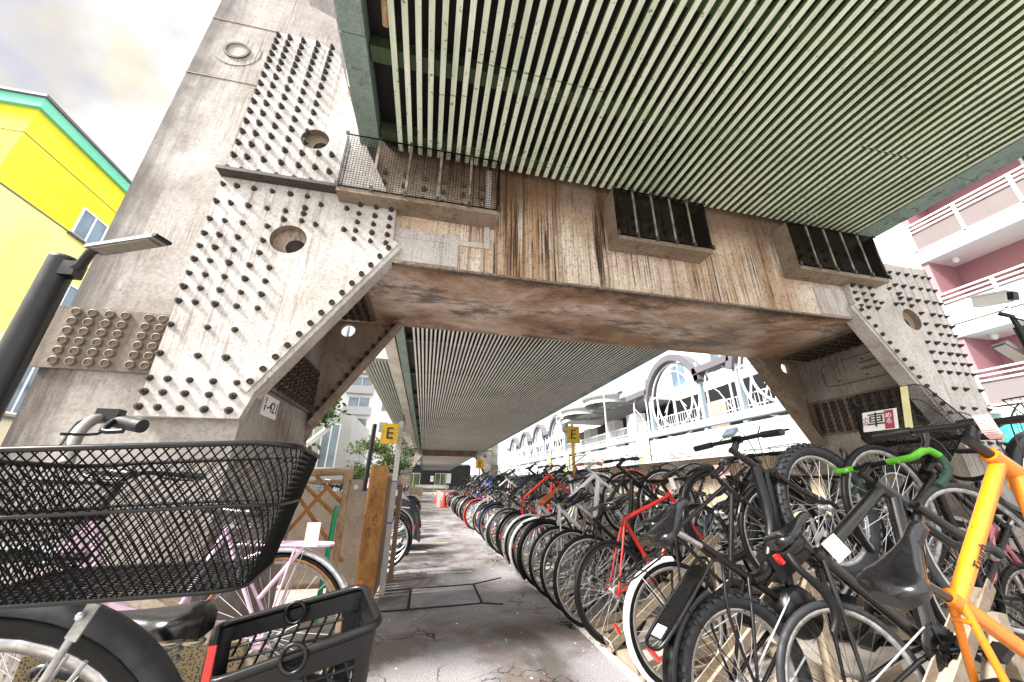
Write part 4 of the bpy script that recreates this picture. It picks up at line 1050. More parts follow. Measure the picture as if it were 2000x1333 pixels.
def saddle_mb(wide=.084, L=.275, deep=.032):
    rows = []; N = 18; K = 13
    for i in range(N + 1):
        s = i / N; x = -.105 + L * s
        w_ = (wide * (1 - (max(0, .12 - s) / .12) ** 2 * .55)) if s < .22 else wide + (.0185 - wide) * min(1, ((s - .22) / .50)) ** .72
        if s > .9: w_ *= 1 - ((s - .9) / .1) ** 2 * .55
        zt = .012 * (1 - s * 2) ** 2 - (.02 * max(0, (s - .85) / .15) ** 2) - (.018 * max(0, (.1 - s) / .1) ** 2)
        d = deep * (1 - .35 * s)
        row = []
        for k in range(K):
            u = -1 + 2 * k / (K - 1); a = abs(u)
            yy = w_ * math.copysign(min(1, a * 1.28) ** .9, u) * (1 if a < .78 else 1 - (a - .78) * .35)
            zz = zt - .012 * min(1, a * 1.28) ** 2.2 - (0 if a < .72 else d * ((a - .72) / .28) ** 1.15)
            row.append((x, yy, zz))
        rows.append(row)
    b = MB(); b.grid(rows)
    for row in (rows[0], rows[-1]): b.add(row, [tuple(range(K)) if row is rows[0] else tuple(range(K))[::-1]], True)
    und = [[(r_[0][0], r_[0][1], r_[0][2]), (r_[-1][0], r_[-1][1], r_[-1][2])] for r_ in rows]; b.grid(und, False)
    return b
def saddle_rails_mb():
    b = MB()
    for s in (-1, 1): b.tube(smooth([(-.085, s * .035, -.03), (-.05, s * .024, -.055), (.05, s * .022, -.055), (.13, s * .012, -.025)]), .0035, 6)
    b.box((-.025, -.026, -.066), (.03, .026, -.048)); return b
def saddle_springs_mb():
    b = MB()
    for s in (-1, 1):
        b.tube([(-.075 + .012 * cos(i * .9), s * .05 + .012 * sin(i * .9), -.085 + .0022 * i) for i in range(24)], .0035, 5)
    b.box((-.03, -.05, -.088), (.05, .05, -.080)); return b
def frame_mb(kind, r, fat=1.0):
    b = MB(); t = .0145 * fat
    hb, ht, bb, cl = Vector(HB), Vector(HT), Vector(BB), Vector(CL)
    ra = Vector((0, 0, r))
    b.cyl(hb - (ht - hb).normalized() * .012, ht + (ht - hb).normalized() * .012, .019 * max(1, fat * .9), 14)
    b.cyl(bb + Vector((0, -.037, 0)), bb + Vector((0, .037, 0)), .021, 14)
    seat_top = cl + (cl - bb).normalized() * .03
    if kind in ('diamond', 'aero', 'sloping'):
        c2 = cl if kind != 'sloping' else bb + (cl - bb) * .8
        b.cyl(bb, c2 + (cl - bb).normalized() * .03, t * .98, 12)
        b.cyl(c2, ht - (ht - hb) * .22, t * (.95 if kind != 'aero' else 1.0), 12); b.cyl(bb, hb + (ht - hb) * .28, t * (1.12 if kind != 'aero' else 1.25), 12)
        top = c2
    elif kind == 'step':
        b.cyl(bb, seat_top, t, 12); top = bb + (cl - bb) * .72
        b.tube(smooth([hb + (ht - hb) * .7, (.72, 0, .56), (.58, 0, .44), bb + (cl - bb) * .35]), t * 1.05, 10); b.tube(smooth([hb + (ht - hb) * .1, (.70, 0, .43), (.57, 0, .31), bb]), t * 1.1, 10)
        top = cl
    elif kind == 'fat':
        b.cyl(bb, seat_top, .018, 12); top = bb + (cl - bb) * .55
        b.tube(smooth([hb + (ht - hb) * .5, (.66, 0, .55), (.45, 0, .47), bb + (cl - bb) * .5]), .027, 12); b.cyl(bb, hb, .022, 12)
    for s in (-1, 1):
        ax = ra + Vector((0, s * .062, 0))
        b.tube([top + Vector((0, s * .012, 0)), top + (ax - top) * .35 + Vector((0, s * .012, 0)), ax], [.0085 * fat ** .5, .008 * fat ** .5, .0065], 8)
        b.tube([bb + Vector((-.01, s * .028, 0)), (.30, s * .04, r * .45 + .275 * .55), ax], [.0105, .010, .007], 8)
        b.box((-.016, s * .062 - .003, r - .022), (.022, s * .062 + .003, r + .02))
    b.cyl(top + Vector((-.03, -.02, -.03)), top + Vector((-.03, .02, -.03)), .006, 6)
    return b
def fork_mb(r, fat=1.0):
    b = MB(); hb, ht = Vector(HB), Vector(HT); d = (hb - ht).normalized(); cr = hb + d * .03
    b.cyl(hb + d * .004, cr, .018, 12); b.box(cr - Vector((.016, .05, .012)), cr + Vector((.016, .05, .010)))
    for s in (-1, 1): b.tube(smooth([cr + Vector((0, s * .046, 0)), cr + d * (.36 - r * .35) + Vector((.004, s * .05, 0)), (1.005, s * .054, r + .05), (1.02, s * .055, r)]), .0115 * fat, 8)
    return b
def bars_mb(kind):
    b = MB(); ht = Vector(HT); ax = (Vector(HT) - Vector(HB)).normalized()
    if kind == 'flat':
        st = ht + ax * .075; c = st + Vector((.075, 0, .02))
        b.cyl(ht + ax * .012, st + ax * .02, .0165, 12); b.tube([st, c], [.018, .016], 10); b.cyl(c - Vector((0, .022, 0)), c + Vector((0, .022, 0)), .021, 12)
        b.tube([c + Vector(q) for q in ((-.03, .29, .012), (-.008, .15, .006), (0, .06, 0), (0, -.06, 0), (-.008, -.15, .006), (-.03, -.29, .012))], .0115, 10); ends = [(c + Vector((-.03, s * .29, .012)), c + Vector((-.012, s * .17, .007))) for s in (1, -1)]
    elif kind == 'drop':
        st = ht + ax * .06; c = st + Vector((.085, 0, .012))
        b.cyl(ht + ax * .012, st + ax * .02, .0165, 12); b.tube([st, c], [.018, .016], 10); b.cyl(c - Vector((0, .022, 0)), c + Vector((0, .022, 0)), .021, 12)
        b.tube([c + Vector((0, .10, 0)), c - Vector((0, .10, 0))], .013, 10); ends = [(c, c)] * 2
    elif kind == 'tall':
        st = ht + ax * .24; c = st + Vector((.02, 0, .02))
        b.cyl(ht + ax * .012, st, .02, 12); b.cyl(c - Vector((0, .03, 0)), c + Vector((0, .03, 0)), .022, 12)
        b.tube([c + Vector(q) for q in ((-.06, .29, .03), (-.02, .15, .02), (0, .05, 0), (0, -.05, 0), (-.02, -.15, .02), (-.06, -.29, .03))], .0125, 10); ends = [(c + Vector((-.06, s * .29, .03)), c + Vector((-.025, s * .17, .021))) for s in (1, -1)]
    else:
        st = ht + ax * .12; c = st + Vector((.045, 0, .0))
        b.cyl(ht + ax * .012, st + ax * .015, .0125, 12); b.tube([st, c], .0125, 10)
        b.tube(smooth([c + Vector(q) for q in ((-.25, .275, .05), (-.12, .25, .055), (-.02, .15, .055), (0, .06, .01), (0, 0, 0), (0, -.06, .01), (-.02, -.15, .055), (-.12, -.25, .055), (-.25, -.275, .05))]), .0112, 10); ends = [(c + Vector((-.25, s * .275, .05)), c + Vector((-.135, s * .253, .056))) for s in (1, -1)]
    return b, ends, c
def crank_mb():
    b = MB(); c = Vector(BB); y = -.05
    b.lathe([(.03, -.002), (.088, -.002), (.088, .002), (.03, .002)], (c.x, y, c.z), (0, 1, 0), 40, closed=True)
    for i in range(40):
        a = 2 * pi * i / 40; mt = Matrix.Translation((c.x, y, c.z)) @ Matrix.Rotation(-a, 4, 'Y'); b.box((.088, -.0015, -.003), (.094, .0015, .003), mt)
    for i in range(5):
        a = 2 * pi * i / 5; b.beam((c.x, y, c.z), (c.x + .085 * cos(a), y, c.z + .085 * sin(a)), .004, .014, (0, 1, 0))
    b.cyl((c.x, -.07, c.z), (c.x, .07, c.z), .012, 10)
    d = Vector((cos(-.5), 0, sin(-.5)))
    for s in (-1, 1): b.tube([c + Vector((0, s * .068, 0)), c + Vector((0, s * .072, 0)) + d * .168 * -s], [.013, .009], 8)
    return b
def pedal_mb(): return MB().box((-.045, -.035, -.010), (.045, .035, .010))
def chain_mb(r):
    b = MB(); c = Vector(BB); y = -.05
    b.tube([(c.x, y, c.z + .09), (0, y, r + .035)], .0045, 4); b.tube([(c.x, y, c.z - .09), (.04, y, r - .10), (0, y, r - .05)], .0045, 4)
    for q in (.046, .038, .030): b.lathe([(.01, -.0012), (q, -.0012), (q, .0012), (.01, .0012)], (0, -.052 + .0045 * (.046 - q) * 250, r), (0, 1, 0), 22, closed=True)
    b.tube([(.03, y, r - .02), (.05, y, r - .06), (.035, y, r - .12)], .009, 6); b.lathe([(0, -.004), (.02, -.004), (.02, .004), (0, .004)], (.035, y, r - .115), (0, 1, 0), 12); b.lathe([(0, -.004), (.018, -.004), (.018, .004), (0, .004)], (.04, y, r - .06), (0, 1, 0), 12)
    return b
def chaincase_mb(r):
    b = MB(); y = -.058; n = 14; pts = []
    for i in range(n + 1): a = -pi / 2 + pi * i / n; pts.append((BB[0] + .105 * cos(a), y, BB[2] + .105 * sin(a)))
    for i in range(n + 1): a = pi / 2 + pi * i / n; pts.append((.01 + .055 * cos(a), y, r + .055 * sin(a)))
    return b.prism(pts, (0, .014, 0))
def guard_mb(r, a0, a1, cx, wd=.027, n=22):
    b = MB(); rr = r + .022; rows = []
    prof = [(-1, -.018), (-.85, -.004), (-.45, .004), (0, .006), (.45, .004), (.85, -.004), (1, -.018)]
    for i in range(n + 1):
        a = a0 + (a1 - a0) * i / n
        o = [(cx + (rr + d) * cos(a), wd * u, r + (rr + d) * sin(a)) for u, d in prof]
        q = [(cx + (rr + d - .0025) * cos(a), wd * u * .93, r + (rr + d - .0025) * sin(a)) for u, d in prof[::-1]]
        rows.append(o + q)
    b.grid(rows, True, True); b.add(rows[0], [tuple(range(14))]); b.add(rows[-1], [tuple(range(14))[::-1]])
    for s in (-1, 1):
        a = a0 + (a1 - a0) * .3 if cx < .5 else a0 + (a1 - a0) * .75
        b.tube([(cx, s * .058, r), (cx + (rr - .004) * cos(a), s * wd, r + (rr - .004) * sin(a))], .0025, 5)
    return b
def carrier_mb(r):
    b = MB(); z = r + .39 - .02
    b.tube(smooth([(.20, .045, z), (.0, .062, z), (-.16, .062, z), (-.20, .03, z), (-.20, -.03, z), (-.16, -.062, z), (.0, -.062, z), (.20, -.045, z)]), .0055, 7)
    for y in (-.022, .022): b.tube([(.18, y, z), (-.20, y, z)], .004, 6)
    for x in (.08, -.06): b.tube([(x, -.06, z), (x, .06, z)], .004, 6)
    for s in (-1, 1): b.tube([(-.05, s * .062, z), (0, s * .066, r + .01)], .005, 6); b.tube([(.2, s * .045, z), (.25, s * .02, z - .02)], .005, 6)
    return b
def wire_basket_mb(c, fw=.17, bw=.135, fl=.14, bl=.11, h=.22, st=.034, th=.0016):
    b = MB(); c = Vector(c)
    def rect(l, w_, z): return [c + Vector((sx * l, sy * w_, z)) for sx, sy in ((1, 1), (1, -1), (-1, -1), (-1, 1))]
    top, bot = rect(fl, fw, h), rect(bl, bw, 0)
    b.tube(top, .0045, 6, closed=True); b.tube(bot, .0035, 6, closed=True)
    for i in range(4):
        t0, t1, b0, b1 = top[i], top[(i + 1) % 4], bot[i], bot[(i + 1) % 4]; n = max(3, int((t1 - t0).length / st))
        for k in range(1, n): f = k / n; b.tube([b0.lerp(b1, f), t0.lerp(t1, f)], th, 3, False)
    for k in range(1, 6): f = k / 6; b.tube([bot[i].lerp(top[i], f) for i in range(4)], th, 3, closed=True)
    n = int(2 * bw / st)
    for k in range(1, n): f = k / n; b.tube([bot[0].lerp(bot[1], f), bot[3].lerp(bot[2], f)], th, 3, False)
    return b
def stand_mb(): return MB().tube(smooth([(.05, .075, .30), (.02, .12, .12), (-.02, .16, .02)]), .008, 7)
def lamp_mb(): return MB().lathe([(0, 0), (.012, 0), (.026, .03), (.03, .05), (.026, .056), (0, .058)], (.90, 0, .69), (1, 0, .1), 14)
def reflector_mb(r): return MB().box((-r - .035, -.02, r + .16), (-r - .022, .02, r + .21))
DES = dict(r=.335, tw=.0165, knob=False, frame='diamond', fat=1.0, fc='black_matt', bar='flat', saddle='leather', tyre='rubber', rim='alloy', spoke='spoke', guard=None, carrier=None, basket=None, grip='plastic', chaincase=False, stand=True, springs=False, sz=.17, bag=False, tagm=None, lamp=False, refl=True, fork=None, steer=0, wb=1.0, barm='black_matt', tape=None, rimd=None, post='alloy')
def bike_matrix(x, y, h, p, s, lean, r, z0=0):
    return Matrix.Translation((x, y, z0 + r * s)) @ Matrix.Rotation(R(h), 4, 'Z') @ Matrix.Rotation(-R(p), 4, 'Y') @ Matrix.Rotation(R(lean), 4, 'X') @ Matrix.Scale(s, 4) @ Matrix.Translation((0, 0, -r))
NB = [0]
def bicycle(label, x, y, h, p=0, s=1.0, lean=0, z0=0, group=None, name='bicycle', far=False, **kw):
    D = dict(DES); D.update(kw); r, tw = D['r'], D['tw']; NB[0] += 1
    Mx = bike_matrix(x, y, h, p, s, lean, r, z0)
    ha = (Vector(HT) - Vector(HB)).normalized()
    Hs = Matrix.Translation(HB) @ Matrix.Rotation(R(D['steer']), 4, ha) @ Matrix.Translation(-Vector(HB))
    parts = []   # (name, key, builder, material, matrix, parent index or None)
    def add(nm, key, fn, mat, mtx=None, par=None): parts.append((nm, (nm,) + key, fn, M[mat], mtx or Matrix(), par)); return len(parts) - 1
    fr = add('frame', (D['frame'], r, D['fat']), lambda: frame_mb(D['frame'], r, D['fat']), D['fc'])
    add('fork', (r, D['fat']), lambda: fork_mb(r, D['fat']), D['fork'] or D['fc'], Hs)
    for cx, mt in ((0, Matrix.Translation((0, 0, r))), (1.02, Hs @ Matrix.Translation((1.02, 0, r)))):
        wh = add('wheel', (r, tw), lambda: rim_mb(r, tw), D['rim'], mt)
        add('tyre', (r, tw, D['knob'], far), lambda: tyre_mb(r, tw, D['knob'], 28 if far else 44, 6 if far else 10), D['tyre'], None, wh)
        add('spokes', (r, tw, far), lambda: spokes_mb(r, tw, 20 if far else 32, .0017 if far else .0012), D['spoke'], None, wh)
        add('hub', (), hub_mb, 'alloy_dull', None, wh)
    sm = Vector(CL) + (Vector(CL) - Vector(BB)).normalized() * D['sz'] + Vector((-.02, 0, .03))
    sd = add('saddle', (), saddle_mb, D['saddle'], Matrix.Translation(sm))
    add('saddle_rails', (D['springs'],), saddle_springs_mb if D['springs'] else saddle_rails_mb, 'alloy_dull' if D['springs'] else 'black_matt', None, sd)
    add('seat_post', (D['sz'],), lambda: MB().cyl(Vector(CL) - (Vector(CL) - Vector(BB)) * .05, sm + Vector((.01, 0, -.055)), .0132, 12), D['post'])
    bm, ends, c = bars_mb(D['bar'])
    hbp = add('handlebar', (D['bar'],), lambda: bars_mb(D['bar'])[0], D['barm'], Hs)
    if D['bar'] == 'drop':
        for sg in (1, -1):
            pts = [c + Vector(q) for q in ((0, sg * .10, 0), (0, sg * .215, 0), (.04, sg * .235, 0), (.085, sg * .238, -.012), (.105, sg * .24, -.055), (.085, sg * .242, -.105), (.03, sg * .244, -.125), (-.04, sg * .245, -.13))]
            add('bar_tape', (sg, 'a'), lambda pts=pts: MB().tube(smooth(pts[:5], 4), .0165, 10), D['tape'] or 'plastic', None, hbp)
            add('bar_tape', (sg, 'b'), lambda pts=pts: MB().tube(smooth(pts[4:], 4), .0165, 10), 'green_dark' if D['tape'] == 'green_tape' else (D['tape'] or 'plastic'), None, hbp)
            q = c + Vector((.09, sg * .238, 0))
            add('brake_lever', (sg, 'drop'), lambda q=q: MB().tube(smooth([q + Vector((-.02, 0, 0)), q + Vector((.03, 0, .02)), q + Vector((.06, 0, .05)), q + Vector((.065, 0, .075))]), [.014] * 4 + [.016] * 4 + [.013] * 2, 8).tube(smooth([q + Vector((.05, 0, .04)), q + Vector((.075, 0, -.02)), q + Vector((.06, 0, -.09))]), .006, 6), 'plastic', None, hbp)
    else:
        for sg, (e, f) in zip((1, -1), ends):
            add('grip', (D['bar'], sg), lambda e=e, f=f: MB().cyl(e, f, .0165, 12), D['grip'], None, hbp)
            g = f + (f - e) * .35
            add('brake_lever', (D['bar'], sg), lambda g=g, e=e: MB().tube(smooth([g, g + Vector((.035, 0, -.018)), (g + e) / 2 + Vector((.05, 0, -.025)), e + Vector((.045, 0, -.02))]), .005, 6), 'black_matt', None, hbp)
            add('brake_cable', (D['bar'], sg), lambda g=g, sg=sg: MB().tube(smooth([g + Vector((.02, 0, 0)), g + Vector((.12, -sg * .05, -.02)), Vector((.96, sg * .03, .84)), Vector((.88, sg * .015, .70))]), .0026, 5), 'ink', None, hbp)
    ck = add('crankset', (), crank_mb, 'black_matt' if D['rim'] == 'rim_black' or D['fc'] in ('black_matt', 'black_gloss') else 'alloy_dull')
    for sg in (-1, 1): add('pedal', (), pedal_mb, 'plastic', Matrix.Translation(Vector(BB) + Vector((cos(-.5) * .168 * -sg, sg * .115, sin(-.5) * .168 * -sg))), ck)
    add('chain', (r,), lambda: chain_mb(r), 'alloy_dull')
    if D['chaincase']: add('chain_case', (r,), lambda: chaincase_mb(r), D['chaincase'] if isinstance(D['chaincase'], str) else D['fc'])
    if D['guard']:
        add('mudguard', (r, 'rear'), lambda: guard_mb(r, R(60), R(205), 0), D['guard'])
        add('mudguard', (r, 'front'), lambda: guard_mb(r, R(-10), R(125), 1.02), D.get('gfront') or D['guard'], Hs)
    if D['carrier']: add('carrier', (r,), lambda: carrier_mb(r), D['carrier'])
    if D['basket']: add('basket', (), lambda: wire_basket_mb((1.0, 0, .72)), D['basket'], Hs)
    if D['stand']: add('kickstand', (), stand_mb, 'alloy_dull')
    if D['lamp']: add('headlamp', (), lamp_mb, 'alloy', Hs)
    if D['refl'] and (D['guard'] or D['carrier']): add('reflector', (r,), lambda: reflector_mb(r), 'reflector_red')
    if D['bag']: add('saddle_bag', (), lambda: MB().ell((-.03, 0, -.075), (.085, .042, .038), 14, 8), 'plastic', None, sd); add('tail_lamp', (), lambda: MB().box((-.13, -.016, -.10), (-.112, .016, -.06)), 'reflector_red', None, sd)
    if D['tagm']:
        p0 = c + Vector((-.01, -.10, 0))
        add('paper_tag', (D['bar'],), lambda: MB().grid([[(p0.x + .022 + .01 * sin(k * .6), p0.y + j * .055, p0.z + .03 - k * .02) for j in range(2)] for k in range(6)]).grid([[(p0.x - .020, p0.y + j * .055, p0.z + .03 - k * .02) for j in range(2)] for k in range(6)]), D['tagm'], None, hbp)
    if far:
        key = ('joined', tuple(sorted((k, v) for k, v in D.items() if k != 'steer')))
        if key not in CACHE:
            b = MB()
            mats = []
            for nm, k, fn, mat, mt, par in parts:
                m2 = (parts[par][4] @ mt) if par is not None else mt
                q = fn(); b.use(mat); b.cur = b.mats.index(mat)
                base = len(b.v); b.v += [tuple(m2 @ Vector(v)) for v in q.v]
                for f, sm_ in zip(q.f, q.sm): b.f.append(tuple(base + i for i in f)); b.sm.append(sm_); b.mi.append(b.cur)
            CACHE[key] = b.mesh('bicycle')
        o = link(name, CACHE[key]); o.matrix_world = Mx; return tag(o, label, 'bicycle', group), Mx
    root = bpy.data.objects.new(name, None); COL.objects.link(root); root.empty_display_size = .1
    root.matrix_basis = Mx; tag(root, label, 'bicycle', group)
    objs = []
    for nm, k, fn, mat, mt, par in parts:
        o = inst(nm, k, fn, mat, root if par is None else objs[par]); o.matrix_basis = mt; objs.append(o)
    root_parts[root.name] = {nm: o for (nm, *_), o in zip(parts, objs)}
    return root, Mx
root_parts = {}
def bpart(root, Mx, name, b, mat, world=False):
    """an extra part given in bicycle (or world) coordinates"""
    if world:
        inv = Mx.inverted(); b.v = [tuple(inv @ Vector(v)) for v in b.v]
    return b.build(name, M[mat] if isinstance(mat, str) else mat, root)
GA = 'bicycles in the rack row along the right path edge'
GB = 'bicycles in the back rack row before the pedestrian deck'
GL = 'bicycles along the left side of the path'

# ---------------------------------------------------------------- near right: orange bicycle
o, mx = bicycle('orange bicycle with black saddle and flat bar nearest at the right edge', 1.33, .808, -1, 38.9, .886, 0, 0, GA, fc='orange', frame='diamond', fat=1.45, tw=.021, rim='rim_black', spoke='spoke_black', stand=False, sz=.165, post='black_gloss', tagm=None, tyre='rubber')
text('lettering', 'Tuurb', .036, M['ink'], o, frame_m((.44, -.0225, .768), (1, 0, .1), (0, 0, 1)))
p0 = Vector((.93, -.025, .93)); b = MB(); rows = []
for k in range(9): rows.append([(p0.x - .085 + (.010 * cos(k * .5)), p0.y - j * .042, p0.z + .03 - k * .0105) for j in range(2)])
b.grid(rows); tg = bpart(o, mx, 'paper_tag', b, 'paper_pink')
b = MB()
for k, (w0, w1) in enumerate(((.15, .85), (.1, .6), (.3, .7), (.25, .75), (.1, .9), (.1, .9), (.1, .8))): b.box((p0.x - .0985, p0.y - .042 * w0, p0.z + .022 - k * .009), (p0.x - .0980, p0.y - .042 * w1, p0.z + .020 - k * .009))
b.build('printed_lines', M['ink_pale'], o).parent = tg
# black aero bicycle with worn green tape
o, mx = bicycle('gloss black bicycle with worn bright green drop bar tape', 1.602, 1.396, -6, 29.8, .876, -8, 0, GA, fc='black_gloss', frame='aero', fat=1.9, bar='drop', tape='green_tape', rim='alloy_dull', spoke='spoke_black', tyre='rubber_grey', stand=False, sz=.15, bag=True, post='black_gloss')
b = MB(); b.grid([[(.31 + .03 * j, -.035 - .004 * k, .80 - .03 * k) for j in range(4)] for k in range(4)]); b.grid([[(.33 + .03 * j, .012 + .010 * k, .81 + .006 * j - .012 * k) for j in range(4)] for k in range(4)])
bpart(o, mx, 'paper_tag', b, 'paper_white')
b = MB(); b.prism([(.385, -.031, .52), (.415, -.031, .53), (.395, -.031, .59), (.365, -.031, .58)], (0, -.001, 0)); sk = bpart(o, mx, 'sticker', b, 'paper_white')
b = MB(); b.lathe([(0, 0), (.008, 0)], (.395, -.0325, .545), (0, -1, 0), 12); b.build('green_mark', M['green_post']).parent = sk
b = MB(); b.tube(smooth([(.12, -.06, .86), (.10, -.09, .80), (.12, -.10, .70), (.10, -.10, .62), (.04, -.09, .58)]), [.016] * 5 + [.02] * 5 + [.016] * 3, 10); bpart(o, mx, 'cloth_lock', b, 'rubber')
STK = bicycle('black bicycle facing the path, its raised front basket carrying a red and white sticker', 3.12, 1.62, 182, 37, .95, 0, 0, GA, fc='black_matt', frame='diamond', fat=1.3, bar='flat', rim='alloy_dull', spoke='spoke', stand=False, sz=.15)
bicycle('thick framed matt black bicycle facing the path with a pink paper tag', 3.02, 2.60, 179, 30, .97, 2, 0, GA, fc='black_matt', frame='aero', fat=1.9, bar='flat', tw=.024, rim='rim_black', spoke='spoke_black', stand=False, sz=.15, tagm='paper_pink')
# black folding electric bicycle with knobbly tyres
o, mx = bicycle('black electric bicycle with fat knobbly grey tyres and a flat rear carrier', 1.24, 1.525, 6, 41, .905, -4, 0, GA, name='electric_bicycle', r=.335, tw=.033, knob=True, frame='fat', fc='black_matt', bar='flat', tyre='rubber_grey', rim='alloy', guard=None, stand=True, sz=.20, fork='black_matt')
b = MB(); b.beam((.47, 0, .46), (.70, 0, .40), .07, .12); bpart(o, mx, 'battery', b, 'plastic')
b = MB(); b.lathe([(0, -.06), (.09, -.06), (.105, -.03), (.105, .03), (.09, .06), (0, .06)], (.43, 0, .275), (0, 1, 0), 24); bpart(o, mx, 'motor_cover', b, 'black_matt')
b = MB(); z = .735; b.beam((.20, 0, z), (-.17, 0, z), .085, .010); b.tube(smooth([(.24, .045, z), (.0, .058, z), (-.16, .055, z), (-.205, .03, z), (-.205, -.03, z), (-.16, -.055, z), (.0, -.058, z), (.24, -.045, z)]), .0075, 8)
for sg in (-1, 1): b.tube(smooth([(.24, sg * .045, z), (.27, sg * .04, z - .05), (.12, sg * .065, z - .16), (0, sg * .07, .34)]), .007, 6)
cr = bpart(o, mx, 'carrier', b, 'black_matt')
b = MB(); b.box((-.165, -.03, z + .006), (-.115, .03, z + .008)); b.build('sticker', M['paper_white']).parent = cr
b = MB(); b.box((-.225, -.018, z - .05), (-.212, .018, z + .0)); bpart(o, mx, 'reflector', b, 'reflector_red')
b = guard_mb(.345, R(68), R(140), 0, .04); bpart(o, mx, 'mudguard', b, 'black_matt')
for sg in (-1, 1): b = MB(); b.box((.40 - .17 * sg - .048, sg * .115 - .012, .285 + .08 * sg), (.40 - .17 * sg - .044, sg * .115 + .012, .295 + .08 * sg)); bpart(o, mx, 'pedal_reflector', b, 'reflector_amber')
b = MB(); b.box((.84, -.035, .955), (.90, .035, .975)); bpart(o, mx, 'display', b, 'glass')
b = MB()
for i in range(8): b.tube([(.105 + .022 * i, -.062 + .0065 * i, .962), (.109 + .022 * i, 0, .976), (.105 + .022 * i, .062 - .0065 * i, .962)], .0035, 5)
bpart(o, mx, 'saddle_ribs', b, 'leather')
# white mudguard city bicycle
o, mx = bicycle('black city bicycle with a white rear mudguard and a plain black saddle', 1.43, 2.20, -1, 28, .89, 0, 0, GA, fc='black_gloss', frame='diamond', guard='white', gfront='black_matt', carrier='black_matt', bar='city', basket=None, sz=.12, springs=True, tagm='paper_pink')
# red near bicycle
o, mx = bicycle('red bicycle with bare black tyres and a small black saddle at the path kerb', 1.36, 2.82, 10, 14.6, .94, -3, 0, GA, fc='red', frame='diamond', fat=1.15, rim='rim_black', spoke='spoke', bar='flat', stand=False, sz=.13, grip='plastic', tagm='paper_white')
o, mx = bicycle('dark grey bicycle with a coiled cable lock, just behind the red bicycle at the kerb', 1.33, 3.15, 4, 33, .94, 0, 0, GA, fc='black_matt', frame='sloping', fat=1.2, rim='alloy', bar='flat', sz=.17)
b = MB(); b.tube([(.20 + .05 * cos(i * .5), .03 + .01 * sin(i * 1.3), .58 + .055 * sin(i * .5)) for i in range(44)], .006, 6, False); bpart(o, mx, 'cable_lock', b, 'ink')
bicycle('grey brown framed bicycle with a black saddle, third behind the near red one', 1.33, 3.50, 6, 14, .95, -3, 0, GA, fc='taupe', frame='diamond', fat=1.15, rim='alloy', bar='flat', sz=.15, tagm=None)
bicycle('white framed bicycle with an orange brown leather saddle and brown grips', 1.33, 3.87, 3, 33, .94, 2, 0, GA, fc='white', frame='aero', fat=1.5, saddle='leather_brown', grip='leather_brown', barm='alloy', bar='flat', sz=.16)
bicycle('black bicycle with black mudguards next after the brown saddle bicycle', 1.33, 4.24, 5, 13, .95, -3, 0, GA, fc='black_gloss', frame='diamond', guard='black_matt', carrier='black_matt', bar='city', sz=.1)
bicycle('white city bicycle with white mudguards, first beyond the brown saddle bicycle', 1.33, 4.62, 3, 32, .94, 0, 0, GA, fc='white', frame='step', guard='white', bar='city', basket='black_matt', springs=True, sz=.1)
bicycle('silver bicycle with wire basket between the white city bicycle and the far red one', 1.33, 5.0, 5, 13, .95, 2, 0, GA, fc='silver', frame='step', guard='alloy_dull', bar='city', basket='alloy_dull', springs=True, sz=.1)
bicycle('red framed bicycle with thin red tubes standing high in the middle of the row', 1.33, 5.4, 6, 33, .97, 0, 0, GA, fc='red', frame='diamond', fat=1.2, rim='alloy', bar='flat', sz=.16)

# ---------------------------------------------------------------- far right row
KINDS = [
 ('black', 'city bicycle with a wire basket', dict(fc='black_gloss', frame='step', guard='black_matt', bar='city', basket='black_matt', springs=True, sz=.1)),
 ('silver', 'city bicycle with a wire basket', dict(fc='silver', frame='step', guard='alloy_dull', bar='city', basket='alloy_dull', springs=True, sz=.1, carrier='alloy_dull')),
 ('dark', 'flat bar bicycle', dict(fc='black_matt', frame='diamond', fat=1.2, bar='flat', stand=False)),
 ('white', 'flat bar bicycle', dict(fc='white', frame='diamond', fat=1.2, bar='flat')),
 ('navy', 'city bicycle', dict(fc='navy', frame='step', guard='navy', bar='city', carrier='black_matt', sz=.1)),
 ('red', 'city bicycle', dict(fc='red', frame='step', guard='red', bar='city', basket='black_matt', sz=.1)),
 ('grey brown', 'diamond framed bicycle', dict(fc='taupe', frame='diamond', bar='drop', fat=1.1, stand=False)),
 ('blue', 'sloping framed bicycle', dict(fc='blue', frame='sloping', fat=1.3, bar='flat')),
]
ORD = ['first', 'second', 'third', 'fourth', 'fifth', 'sixth', 'seventh', 'eighth', 'ninth', 'tenth', 'eleventh', 'twelfth', 'thirteenth', 'fourteenth', 'fifteenth', 'sixteenth', 'seventeenth', 'eighteenth', 'nineteenth', 'twentieth', 'twenty-first', 'twenty-second', 'twenty-third', 'twenty-fourth', 'twenty-fifth', 'twenty-sixth', 'twenty-seventh', 'twenty-eighth', 'twenty-ninth', 'thirtieth', 'thirty-first', 'thirty-second', 'thirty-third', 'thirty-fourth', 'thirty-fifth', 'thirty-sixth', 'thirty-seventh', 'thirty-eighth']
rng = random.Random(11)
order = [0, 2, 1, 6, 2, 4, 0, 3, 2, 1, 5, 0, 2, 7, 0, 1, 2, 4, 3, 0, 2, 5, 0, 1, 2, 6, 0, 3, 4, 2, 0, 1, 5, 2, 0, 0]
y = 5.78
